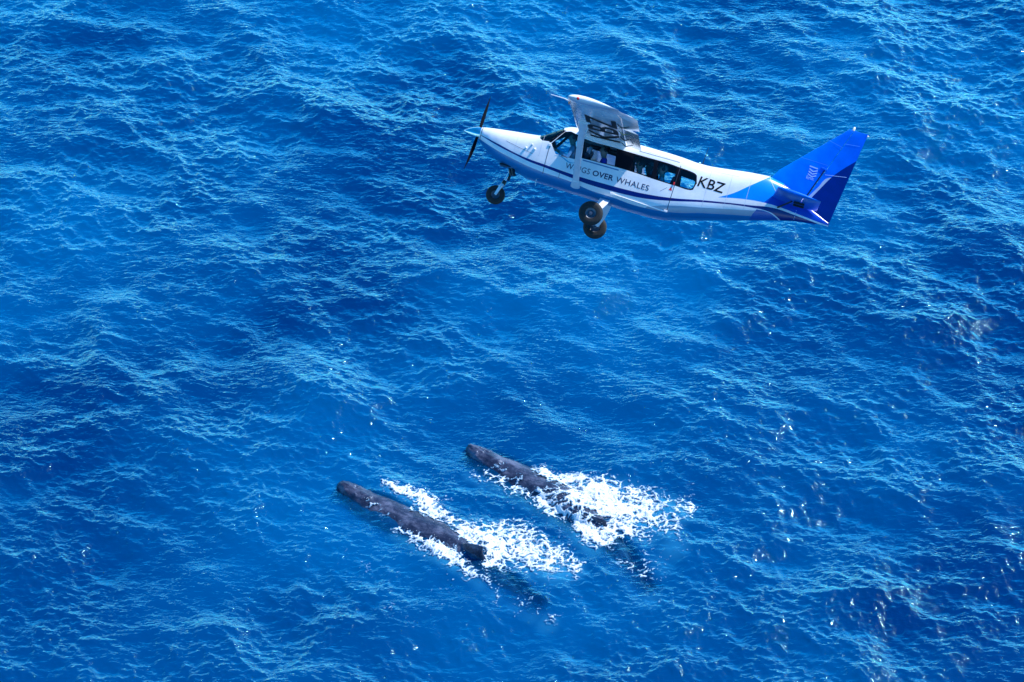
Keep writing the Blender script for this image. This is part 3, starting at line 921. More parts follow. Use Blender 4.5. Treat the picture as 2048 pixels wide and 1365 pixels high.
for sd in (1, -1):
    Y0, YJ, Y1 = 0.50, 3.42, 5.50
    wing = lofted('wing', [wing_sec(sd * y, 0, 0.755) for y in np.linspace(Y0, Y1, 12)], M_WHITE, plane)
    if sd > 0: wing['label'] = 'left wing reaching towards the viewer, underside lettered'
    lofted('wing_tip', [wing_sec(sd * y, 0, 1.0, q) for y, q in ((5.505, 1), (5.7, 1), (5.9, 1), (6.0, 0.93), (6.06, 0.75), (6.10, 0.48), (6.12, 0.15))], M_WHITE, wing)
    lofted('flap', hinge_turn([wing_sec(sd * y, 0.770, 1.0) for y in np.linspace(0.70, YJ - 0.02, 6)], -0.49, 0.69, 9), M_WHITE, wing)
    lofted('aileron', hinge_turn([wing_sec(sd * y, 0.770, 1.0) for y in np.linspace(YJ + 0.02, Y1 - 0.01, 6)], -0.49, 0.65, -3), M_WHITE, wing)
    for hy in (1.3, 2.3, 3.2, 4.3):
        z_ = 0.705 - 0.012 * (hy - 0.7)
        tube('hinge_bracket', [(-0.38, sd * hy, z_ - 0.055), (-0.50, sd * hy, z_ - 0.12), (-0.66, sd * hy, z_ - 0.05)], [0.010, 0.016, 0.008], principled('worn_bracket', (0.42, 0.34, 0.16), 0.5, 0.4, noise=0.4) if hy > 3 and hy < 3.3 else M_DARK, wing, 8)
    lathe('navigation_light', [(0, 0.035), (0.03, 0.03), (0.055, 0.016), (0.06, 0)], (0.46, sd * 6.095, 0.655), (0.3, sd, 0.1), M_RED if sd > 0 else principled('green_lens', (0.02, 0.5, 0.12), 0.2), wing, 14)
    lathe('landing_light', [(0, 0.05), (0.02, 0.045), (0.03, 0.0)], (0.700, sd * 5.2, 0.655), (1, 0, -0.2), principled('amber_lens', (0.8, 0.30, 0.10), 0.15), wing, 16)
    if sd > 0:
        tube('pitot_tube', [(0.45, 5.0, 0.66), (0.66, 5.0, 0.70), (0.86, 5.0, 0.735), (1.16, 5.0, 0.742)], [0.018, 0.016, 0.014, 0.009], M_WHITE, wing, 8)
    # struts
    tube('wing_strut', [(0.430, sd * 0.60, -0.525), (0.452, sd * 1.4, -0.145), (0.466, sd * 2.9, 0.575)], [0.078, 0.078, 0.078], M_WHITE, plane, 20, flat=0.36, up=(0, 0.43, -0.9))
    tube('strut_fairing', [(0.428, sd * 0.55, -0.55), (0.430, sd * 0.66, -0.50), (0.434, sd * 0.78, -0.44)], [0.115, 0.105, 0.080], M_WHITE, plane, 18, flat=0.55, up=(0, 0.43, -0.9))
    tube('strut_fairing', [(0.462, sd * 2.74, 0.498), (0.465, sd * 2.85, 0.55), (0.47, sd * 2.98, 0.62)], [0.082, 0.098, 0.110], M_WHITE, plane, 18, flat=0.6, up=(0, 0.43, -0.9))
# registration under the left wing
def under_wing_text(s, y0, y1, x0, h):
    me, c = text_mesh(s, 1.0, 0.01)
    u = (c[:, 0] - c[:, 0].min()) / np.ptp(c[:, 0]); v = (c[:, 1] - c[:, 1].min()) / np.ptp(c[:, 1])
    y = y0 + u * (y1 - y0); x = x0 + v * h
    xx, uu, ll = naca()
    z = 0.705 - 0.012 * (y - 0.7) + np.interp((0.715 - x) / 1.57, xx, ll) * 1.57 - 0.004
    me.vertices.foreach_set('co', np.stack([x, y, z], -1).reshape(-1).astype(np.float32)); me.update()
    bm = bmesh.new(); bm.from_mesh(me)
    bmesh.ops.subdivide_edges(bm, edges=bm.edges, cuts=3)
    bmesh.ops.triangulate(bm, faces=bm.faces)
    for v_ in bm.verts:
        v_.co.z = 0.705 - 0.012 * (v_.co.y - 0.7) + float(np.interp((0.715 - v_.co.x) / 1.57, xx, ll)) * 1.57 - 0.006
    bm.to_mesh(me); bm.free()
    return link_mesh('lettering', me, M_TXB, [o for o in plane.children if o.name.startswith('wing') and o.get('label')][0], smooth=False)
under_wing_text('KBZ', 0.95, 4.4, -0.34, 0.72)

# --- tail
def fin_edge(z):                      # leading edge and hinge line at height z
    le = -3.876 - (z - 1.017) * (5.386 - 3.876) / (2.577 - 1.017)
    hg = -4.574 - 0.357 * z
    return le, hg
def fin_sec(z, sq=1.0):
    le, hg = fin_edge(z)
    if z < 1.0: le = -3.876 - (z - 1.0) * 0.2
    u = np.concatenate([[0, 0.01, 0.03, 0.07, 0.14, 0.25], np.linspace(0.4, 1, 6)])
    th = 0.052 * sq * np.minimum(1, np.sqrt(u / 0.35)) * (1 - 0.22 * np.clip((u - 0.5) / 0.5, 0, 1))
    x = le + (hg - le) * u
    L_ = np.stack([x, th, np.full_like(x, z)], -1); R_ = L_.copy(); R_[:, 1] *= -1
    return np.concatenate([L_, R_[::-1][:-1] if False else R_[::-1]])
fin = lofted('fin', [fin_sec(z, q) for z, q in ((0.42, 1), (0.8, 1), (1.2, 1), (1.6, 0.95), (2.0, 0.85), (2.4, 0.75), (2.53, 0.68), (2.56, 0.45), (2.572, 0.15))], M_TAIL, plane)
def rud_sec(z, sq=1.0):
    hg = -4.574 - 0.357 * z - 0.014
    te = -5.478 - 0.137 * z if z < 2.5 else -5.478 - 0.137 * z - 0.01
    u = np.linspace(0, 1, 10)
    th = sq * (0.042 * (1 - u) + 0.006)
    x = hg + (te - hg) * u
    L_ = np.stack([x, th, np.full_like(x, z)], -1); R_ = L_.copy(); R_[:, 1] *= -1
    return np.concatenate([L_, R_[::-1]])
rudder = lofted('rudder', [rud_sec(z, q) for z, q in ((0.215, 0.5), (0.24, 0.9), (0.6, 1), (1.2, 1), (1.8, 0.9), (2.4, 0.75), (2.54, 0.6), (2.565, 0.3))], M_TAIL, plane)
fy = lambda x, z: np.full(np.shape(x), 0.052) if np.shape(x) else 0.052
strip('trim_seam', [(-5.12, 1.37), (-5.62, 1.45)], 0.010, M_PALE, rudder, 0.002, lambda x, z: 0.042 * (1 - np.clip((-4.59 - 0.357 * z - x) / 0.65, 0, 1)) + 0.008)
strip('rib_line', [(-5.36, 2.20), (-5.72, 2.24)], 0.012, principled('rib_blue', (0.05, 0.25, 0.8), 0.3, noise=0.1), rudder, 0.002, lambda x, z: 0.042 * (1 - np.clip((-4.59 - 0.357 * z - x) / 0.45, 0, 1)) + 0.008)
strip('rib_line', [(-4.95, 2.19), (-5.34, 2.10)], 0.010, bpy.data.materials['rib_blue'], fin, 0.001, fy)
strip('rib_line', [(-4.45, 1.62), (-5.12, 1.60)], 0.008, bpy.data.materials['rib_blue'], fin, 0.001, fy)
box('rudder_horn', (-5.06, 0.055, 1.50), (0.16, 0.03, 0.035), M_AZ, rudder, Euler((0, rad(-12), 0)).to_matrix(), 0.006)
tube('hinge_gap_shade', [(-4.80, 0.058, 0.66), (-5.075, 0.064, 1.46)], 0.012, M_BLACK, fin, 6)  # black bar laid on for the rudder hinge gap and the shadow in it
for k in range(4):
    z_ = 1.475 - k * 0.062
    xo = -4.715 - (0.01 if k else 0)
    pts = [(xo, z_ + 0.0), (xo - 0.10, z_ - (0.045 if k else 0.008)), (xo - 0.20, z_ + (0.0 if k else -0.015))]
    strip('fin_chevron', pts, 0.026, M_PALE, fin, 0.0015, fy)
lettering('link', -4.712, 1.165, 0.185, 0.085, M_PALE, fin, yfun=fy, off=0.0015)
lathe('beacon', [(0, 0.03), (0.05, 0.032), (0.085, 0.02), (0.095, 0)], (-5.47, 0, 2.565), (-0.2, 0, 1), principled('cream_lens', (0.85, 0.8, 0.65), 0.25), fin, 14)
lathe('tail_light', [(0, 0.022), (0.03, 0.02), (0.045, 0)], (-5.825, 0, 2.52), (-1, 0, 0.1), bpy.data.materials['cream_lens'], rudder, 12)
strip('fin_root_seam', dense([(-3.88, 1.005), (-3.90, 0.93), (-3.99, 0.80), (-4.11, 0.66)]), 0.016, M_PALE, fuselage, 0.003)
for sd in (1, -1):
    def st_sec(y, lo, hi, q=1.0):
        x, u, l = naca(0.10)
        ay = abs(y); c = 1.10 - 0.03 * ay; le = -4.06 - 0.05 * ay
        g = np.linspace(lo, hi, 10) if lo > 0 else np.concatenate([x[x < hi], [hi]])
        zt = (np.interp(g, x, u) - np.interp(g, x, l)) / 2 * q
        z0 = 0.535 - 0.017 * ay - g * 0.06
        up = np.stack([le - g * c, np.full_like(g, y), z0 + zt], -1); dn = np.stack([le - g * c, np.full_like(g, y), z0 - zt], -1)
        return np.concatenate([up, dn[::-1]])
    stab = lofted('tailplane', [st_sec(sd * y, 0, 0.60) for y in (0.02, 0.8, 1.5, 2.02, 2.06)], M_AZ, plane)
    lofted('elevator', [st_sec(sd * y, 0.615, 1.0) for y in (0.10, 0.8, 1.5, 2.06)], M_AZ, stab)
    lofted('elevator_horn', [st_sec(sd * y, 0, 1.0, q) for y, q in ((2.075, 1), (2.16, 1), (2.20, 0.8), (2.22, 0.3))], M_AZ, stab)
    tube('tailplane_brace', [(-4.25, sd * 0.18, 0.30), (-4.55, sd * 0.9, 0.44)], 0.022, M_BLACK, stab, 8)
    box('hinge_bracket', (-4.72, sd * 1.0, 0.42), (0.26, 0.04, 0.05), M_BLACK, stab)
    box('hinge_bracket', (-4.72, sd * 0.45, 0.43), (0.26, 0.04, 0.05), M_BLACK, stab)
for k in range(5):
    lathe('tail_rivet', [(0, 0.012), (0.006, 0.01), (0.008, 0)], flank(-4.72 + 0.012 * k, 0.36 - 0.06 * k, -0.002) if False else (-4.70, float(fus_y(-4.70, 0.36 - 0.05 * k)) - 0.001, 0.36 - 0.05 * k), (0, 1, 0), M_PALE, fuselage, 8)

# --- propeller
M_BLADE = principled('matt_black_blade', (0.003, 0.004, 0.008), 0.7, spec=0.05, noise=0.2)
PH = Vector((3.035, 0.0, 0.122))
prop = lathe('propeller', [(-0.06, 0.02), (-0.06, 0.148), (0.0, 0.150), (0.06, 0.142), (0.14, 0.118), (0.22, 0.086), (0.29, 0.052), (0.335, 0.024), (0.355, 0.0)], PH, (0.995, 0, -0.10), M_CHR, plane, 40)
prop['label'] = 'polished spinner with two propeller blades'
for sgn in (1, -1):
    secs = []
    for k in range(16):
        t = k / 15; r = 0.11 + t * 0.90
        ch = 0.062 + 0.040 * math.sin(math.pi * min(1, t * 1.25)) - 0.06 * max(0, t - 0.75) / 0.25
        tw = rad(62 - 42 * t)
        ct = math.sqrt(max(0.02, 1 - max(0, t - 0.93) ** 2 / 0.0055))
        sec = []
        for j in range(12):
            a = 2 * math.pi * j / 12
            cx_, cz_ = 0.5 * ch * ct * math.cos(a), 0.012 * math.sin(a) * (1.5 - t)
            # local: chord lies between the disc plane (side) and the axis (x)
            side = cx_ * math.cos(tw) - cz_ * math.sin(tw); ax = cx_ * math.sin(tw) + cz_ * math.cos(tw)
            d = Vector((0.0, -0.30, 0.954)) * sgn
            s_ = Vector((1, 0, 0)).cross(d)
            v = PH + d * r + s_ * side + Vector((1, 0, 0)) * (ax * sgn * -1 + (0.06 * t * t if sgn < 0 else 0.0))
            sec.append(v)
        secs.append(np.array(sec))
    bl = lofted('blade', secs, M_BLADE, prop)

# --- undercarriage
def wheel(c, R_, w, parent):
    w2 = w / 2
    rt = R_ * 0.44
    wh = empty('wheel'); wh.parent = parent
    lathe('tyre', [(-w2 * 0.70, rt), (-w2 * 0.95, rt * 1.12), (-w2, R_ * 0.70), (-w2 * 0.92, R_ * 0.86), (-w2 * 0.66, R_ * 0.965), (-w2 * 0.32, R_ * 0.995), (-0.012, R_), (-0.010, R_ - 0.008), (0.010, R_ - 0.008), (0.012, R_),
                   (w2 * 0.32, R_ * 0.995), (w2 * 0.66, R_ * 0.965), (w2 * 0.92, R_ * 0.86), (w2, R_ * 0.70), (w2 * 0.95, rt * 1.12), (w2 * 0.70, rt)], c, (0, 1, 0), M_RUB, wh, 44)
    lathe('rim', [(-w2 * 0.72, 0.001), (-w2 * 0.72, rt * 0.35), (-w2 * 0.45, rt * 0.5), (-w2 * 0.5, rt * 0.85), (-w2 * 0.75, rt * 1.02), (w2 * 0.75, rt * 1.02), (w2 * 0.5, rt * 0.85), (w2 * 0.45, rt * 0.5), (w2 * 0.72, rt * 0.35), (w2 * 0.78, 0.001)], c, (0, 1, 0), M_RIM, wh, 28)
    return wh
def part_empty(name):
    e = empty(name); e.parent = plane
    return e
for sd in (1, -1):
    gear = part_empty('main_gear')
    rot = None
    V = []
    for (x, y, z, w_, t_) in ((-0.33, 0.40, -0.62, 0.26, 0.05), (-0.31, 0.62, -0.74, 0.23, 0.045), (-0.26, 0.90, -0.92, 0.19, 0.04), (-0.17, 1.16, -1.13, 0.15, 0.04)):
        n_ = Vector((0, sd * 0.55, 0.83))
        for (a, b) in ((-0.5, -0.5), (0.5, -0.5), (0.5, 0.5), (-0.5, 0.5)):
            V.append(Vector((x, sd * y, z)) + Vector((1, 0, 0)) * (a * w_) + n_ * (b * t_))
    Fc = [(0, 1, 2, 3), (12, 15, 14, 13)]
    for i in range(3):
        for j in range(4):
            a = i * 4 + j; b = i * 4 + (j + 1) % 4
            Fc.append((a, a + 4, b + 4, b))
    lg = from_data('gear_leg', V, Fc, M_WHITE, gear, smooth=False)
    bm = bmesh.new(); bm.from_mesh(lg.data); bmesh.ops.recalc_face_normals(bm, faces=bm.faces)
    bmesh.ops.bevel(bm, geom=list(bm.edges), offset=0.008, segments=2, affect='EDGES'); bm.to_mesh(lg.data); bm.free()
    wheel((-0.155, sd * 1.30, -1.145), 0.285, 0.21, gear)
    tube('axle', [(-0.16, sd * 1.12, -1.14), (-0.155, sd * 1.24, -1.145)], 0.035, M_RIM, gear, 12)
    box('brake', (-0.02, sd * 1.19, -1.17), (0.09, 0.06, 0.12), M_BLACK, gear)
ng = part_empty('nose_gear')
tube('shock_strut', [(2.02, 0, -0.42), (2.075, 0, -0.66), (2.12, 0, -0.84)], [0.032, 0.030, 0.030], M_CHR, ng, 16)
tube('strut_housing', [(2.105, 0, -0.80), (2.135, 0, -0.92)], [0.048, 0.052], M_BLACK, ng, 16)
for sd in (1, -1):
    tube('fork', [(2.13, sd * 0.03, -0.90), (2.165, sd * 0.095, -0.97), (2.20, sd * 0.105, -1.08), (2.233, sd * 0.105, -1.195)], [0.040, 0.042, 0.036, 0.030], M_WHITE, ng, 12, flat=0.5, up=(0, 1, 0.01))
wheel((2.233, 0, -1.187), 0.228, 0.15, ng)
box('torque_link', (2.03, 0, -0.70), (0.05, 0.06, 0.16), M_BLACK, ng)

# --- cabin fittings
box('instrument_panel', (1.40, 0, 0.10), (0.10, 1.02, 0.50), M_DARK, plane, bevel=0.03)
box('glareshield', (1.32, 0, 0.345), (0.28, 1.00, 0.03), M_DARK, plane)
SEATS = [(0.62, 0.33, 1), (0.62, -0.33, 0), (-0.22, 0.33, 0), (-0.22, -0.33, 0), (-0.98, 0.33, 0), (-0.98, -0.33, 0), (-1.52, 0.33, 0), (-1.52, -0.33, 0)]
seat0 = None
for sx_, sy_, pale in SEATS:
    st_ = empty('seat', (sx_, sy_, 0)); st_.parent = plane
    if seat0 is None:
        box('cushion', (0.05, 0, -0.26), (0.44, 0.42, 0.12), M_SEATD, st_, bevel=0.04)
        box('backrest', (-0.20, 0, 0.03), (0.11, 0.42, 0.56), M_SEATD, st_, Euler((0, rad(-10), 0)).to_matrix(), 0.045)
        hr = box('headrest', (-0.27, 0, 0.385), (0.09, 0.25, 0.17), M_SEATP, st_, Euler((0, rad(-8), 0)).to_matrix(), 0.04)
        box('seat_base', (0.03, 0, -0.41), (0.34, 0.34, 0.16), M_DARK, st_)
        seat0 = st_
    else:
        for ch in seat0.children:
            c = ch.copy(); COL.objects.link(c); c.parent = st_
    st_['label'] = 'cabin seat'
for s_ in [o for o in plane.children if o.get('label') == 'cabin seat']:
    del s_['label']

# ------------------------------------------------------------------ people in the cabin
M_SKIN = principled('skin', (0.55, 0.33, 0.24), 0.55, noise=0.12)
M_JEAN = principled('dark_trousers', (0.03, 0.04, 0.07), 0.9, noise=0.2)
def person(loc, shirt, hair, label, headset=True, cap=None, lean=0.0, turn=0.0, reach=None):
    """seated figure, hips at the origin, facing +x; grown from a skinned skeleton"""
    J = {'pelvis': ((0, 0, 0.0), 0.15), 'belly': ((0.0, 0, 0.17), 0.145), 'chest': ((0.0 + lean * .4, 0, 0.36), 0.16), 'nbase': ((0.01 + lean * .7, 0, 0.50), 0.075),
         'neck': ((0.025 + lean, 0, 0.565), 0.064), 'jaw': ((0.055 + lean, 0, 0.63), 0.092), 'skull': ((0.035 + lean, 0, 0.715), 0.122), 'crown': ((0.03 + lean, 0, 0.77), 0.095)}
    E = [('pelvis', 'belly'), ('belly', 'chest'), ('chest', 'nbase'), ('nbase', 'neck'), ('neck', 'jaw'), ('jaw', 'skull'), ('skull', 'crown')]
    for s, n in ((1, 'l'), (-1, 'r')):
        far = reach if (reach and s == 1) else (0.36, 0.13, 0.10)
        J['sh' + n] = ((0.0 + lean * .5, s * 0.185, 0.435), 0.072)
        J['el' + n] = ((0.08, s * 0.25, 0.19), 0.050)
        J['wr' + n] = ((far[0], s * far[1], far[2]), 0.034)
        J['ha' + n] = ((far[0] + 0.05, s * far[1] * 0.95, far[2] + 0.01), 0.038)
        J['fi' + n] = ((far[0] + 0.11, s * far[1] * 0.9, far[2] - 0.015), 0.020)
        J['th' + n] = ((far[0] + 0.07, s * (far[1] - 0.05), far[2] + 0.03), 0.013)
        J['hp' + n] = ((0.06, s * 0.10, -0.03), 0.105)
        J['kn' + n] = ((0.42, s * 0.12, -0.02), 0.068)
        J['an' + n] = ((0.44, s * 0.12, -0.27), 0.045)
        J['to' + n] = ((0.56, s * 0.13, -0.30), 0.035)
        E += [('chest', 'sh' + n), ('sh' + n, 'el' + n), ('el' + n, 'wr' + n), ('wr' + n, 'ha' + n), ('ha' + n, 'fi' + n), ('ha' + n, 'th' + n),
              ('pelvis', 'hp' + n), ('hp' + n, 'kn' + n), ('kn' + n, 'an' + n), ('an' + n, 'to' + n)]
    names = list(J)
    me = bpy.data.meshes.new('person')
    me.from_pydata([J[k][0] for k in names], [(names.index(a), names.index(b)) for a, b in E], [])
    o = bpy.data.objects.new('person', me); COL.objects.link(o)
    md = o.modifiers.new('skin', 'SKIN')
    for i, k in enumerate(names):
        r = J[k][1]
        me.skin_vertices[0].data[i].radius = (r * 0.82 if k in ('belly', 'chest') else r, r)
        me.skin_vertices[0].data[i].use_root = (k == 'pelvis')
    o.modifiers.new('sub', 'SUBSURF').levels = 2
    dgx = bpy.context.evaluated_depsgraph_get()
    m2 = bpy.data.meshes.new_from_object(o.evaluated_get(dgx))
    bpy.data.objects.remove(o, do_unlink=True)
    for m_ in (shirt, M_SKIN, M_JEAN): m2.materials.append(m_)
    c = np.empty(len(m2.vertices) * 3); m2.vertices.foreach_get('co', c); c = c.reshape(-1, 3)
    # a nose and brow on the front of the head
    h = c - np.array((0.035 + lean, 0, 0.66))
    d = np.exp(-(h[:, 1] / 0.020) ** 2 - ((h[:, 2] - 0.01) / 0.030) ** 2) * (h[:, 0] > 0.03)
    c[:, 0] += 0.028 * d
    m2.vertices.foreach_set('co', c.reshape(-1))
    for p in m2.polygons:
        x, y, z = p.center
        hand = (x > 0.30 and z > 0.045 and abs(y) < 0.4)
        p.material_index = 1 if (z > 0.515 or hand) else (2 if z < 0.04 else 0)
    body = link_mesh('person', m2, None, None)
    body.matrix_world = PLANE_MW @ Matrix.Translation(loc) @ Matrix.Rotation(turn, 4, 'Z')
    tag(body, label, 'person', 'people in the aeroplane cabin')
    hx = 0.03 + lean
    bm = bmesh.new(); bmesh.ops.create_icosphere(bm, subdivisions=3, radius=1.0)
    bmesh.ops.delete(bm, geom=[v for v in bm.verts if v.co.z < -0.05 - 0.55 * (v.co.x < 0.2) or (v.co.x > 0.55 and v.co.z < 0.42)], context='VERTS')
    for v in bm.verts:
        k = 1 + 0.04 * math.sin(9 * v.co.x + 5 * v.co.y) * math.cos(7 * v.co.z)
        v.co = Vector((hx - 0.008 + v.co.x * 0.104 * k, v.co.y * 0.098 * k, 0.722 + v.co.z * 0.112 * k))
    bm_obj('hair' if cap is None else 'cap', bm, hair if cap is None else cap, body)
    if headset:
        a = np.linspace(-1.45, 1.45, 16)
        tube('headset_band', [(hx, 0.108 * math.sin(t), 0.712 + 0.135 * math.cos(t)) for t in a], 0.010, M_BLACK, body, 6, up=(1, 0, 0))
        for s in (1, -1):
            lathe('ear_cup', [(0, 0.001), (0, 0.040), (0.022, 0.044), (0.038, 0.030), (0.04, 0.001)], (hx, s * 0.085, 0.695), (0, s, 0), M_BLACK, body, 14)
    return body
def cloth(n, c): return principled(n, c, 0.9, noise=0.15, nscale=14)
M_HB = principled('brown_hair', (0.04, 0.025, 0.018), 0.7, noise=0.3, nscale=40)
M_HG = principled('grey_hair', (0.32, 0.31, 0.30), 0.7, noise=0.3, nscale=40)
M_HD = principled('dark_hair', (0.012, 0.010, 0.010), 0.6, noise=0.3, nscale=40)
person((0.70, 0.37, -0.13), cloth('pale_blue_shirt', (0.52, 0.64, 0.82)), M_HD, 'pilot in pale blue shirt and headset at the front side window', reach=(0.42, 0.16, 0.30), lean=0.05)
person((-0.06, 0.34, -0.21), cloth('bright_blue_shirt', (0.02, 0.06, 0.62)), M_HD, 'passenger in bright blue top behind the wing strut', turn=rad(8), lean=0.03)
person((-0.93, 0.30, -0.31), cloth('lilac_shirt', (0.55, 0.50, 0.66)), M_HB, 'dark haired passenger in lilac top at the third window', turn=rad(-6))
person((-1.13, -0.28, -0.24), cloth('blue_grey_shirt', (0.20, 0.33, 0.55)), M_HG, 'passenger wearing a white cap on the far side of the cabin', headset=False, cap=cloth('white_cap', (0.85, 0.85, 0.84)), turn=rad(25))
person((-1.47, 0.28, -0.27), cloth('light_shirt', (0.45, 0.58, 0.68)), M_HG, 'grey haired passenger in light top by the rear cabin pillar', turn=rad(5))

# ------------------------------------------------------------------ humpback whales
def whale_skin(name, seed):
    m, nt, out = new_mat(name)
    L = nt.links
    tc = nd(nt, 'ShaderNodeTexCoord')
    mp = nd(nt, 'ShaderNodeMapping'); mp.inputs['Location'].default_value = (seed, seed * 2, 0)
    L.new(tc.outputs['Object'], mp.inputs['Vector'])
    n1 = nd(nt, 'ShaderNodeTexNoise', i_Scale=1.6, i_Detail=8.0, i_Roughness=0.68)
    mq = nd(nt, 'ShaderNodeMapping'); mq.inputs['Scale'].default_value = (0.75, 1.25, 1.25)
    L.new(mp.outputs[0], mq.inputs['Vector'])
    L.new(mq.outputs[0], n1.inputs['Vector'])
    col = ramp(nt, n1.outputs[0], [(0.34, (0.008, 0.011, 0.022)), (0.50, (0.030, 0.036, 0.060)), (0.68, (0.125, 0.14, 0.20))])
    # pale scratches running roughly along the body
    ms = nd(nt, 'ShaderNodeMapping'); ms.inputs['Scale'].default_value = (0.8, 7.0, 7.0); ms.inputs['Rotation'].default_value = (0, 0, 0.25)
    L.new(mp.outputs[0], ms.inputs['Vector'])
    n2 = nd(nt, 'ShaderNodeTexNoise', i_Scale=2.4, i_Detail=4.0, i_Roughness=0.7, i_Distortion=0.4)
    n2.noise_type = 'RIDGED_MULTIFRACTAL'
    L.new(ms.outputs[0], n2.inputs['Vector'])
    sc = ramp(nt, n2.outputs[0], [(0.60, 0.0), (0.95, 0.45)])
    col = mixc(nt, sc, col, (0.24, 0.26, 0.31))
    # water sheeting off the back breaks up the shine
    n3 = nd(nt, 'ShaderNodeTexNoise', i_Scale=6.0, i_Detail=6.0, i_Roughness=0.72)
    L.new(mq.outputs[0], n3.inputs['Vector'])
    b = nd(nt, 'ShaderNodeBsdfPrincipled')
    L.new(col, b.inputs['Base Color'])
    L.new(ramp(nt, n3.outputs[0], [(0.40, 0.20), (0.62, 0.40)]), b.inputs['Roughness'])
    b.inputs['Specular IOR Level'].default_value = 0.6
    b.inputs['Specular Tint'].default_value = (0.45, 0.66, 1.0, 1)
    b.inputs['Coat Weight'].default_value = 0.0
    b.inputs['Coat Tint'].default_value = (0.75, 0.85, 1, 1)
    b.inputs['Coat Roughness'].default_value = 0.18
    bp = nd(nt, 'ShaderNodeBump', i_Strength=0.6, i_Distance=0.04)
    L.new(math_n(nt, 'ADD', n3.outputs[0], n1.outputs[0]), bp.inputs['Height'])
    L.new(bp.outputs[0], b.inputs['Normal']); L.new(bp.outputs[0], b.inputs['Coat Normal'])
    L.new(b.outputs[0], out.inputs[0])
    return m

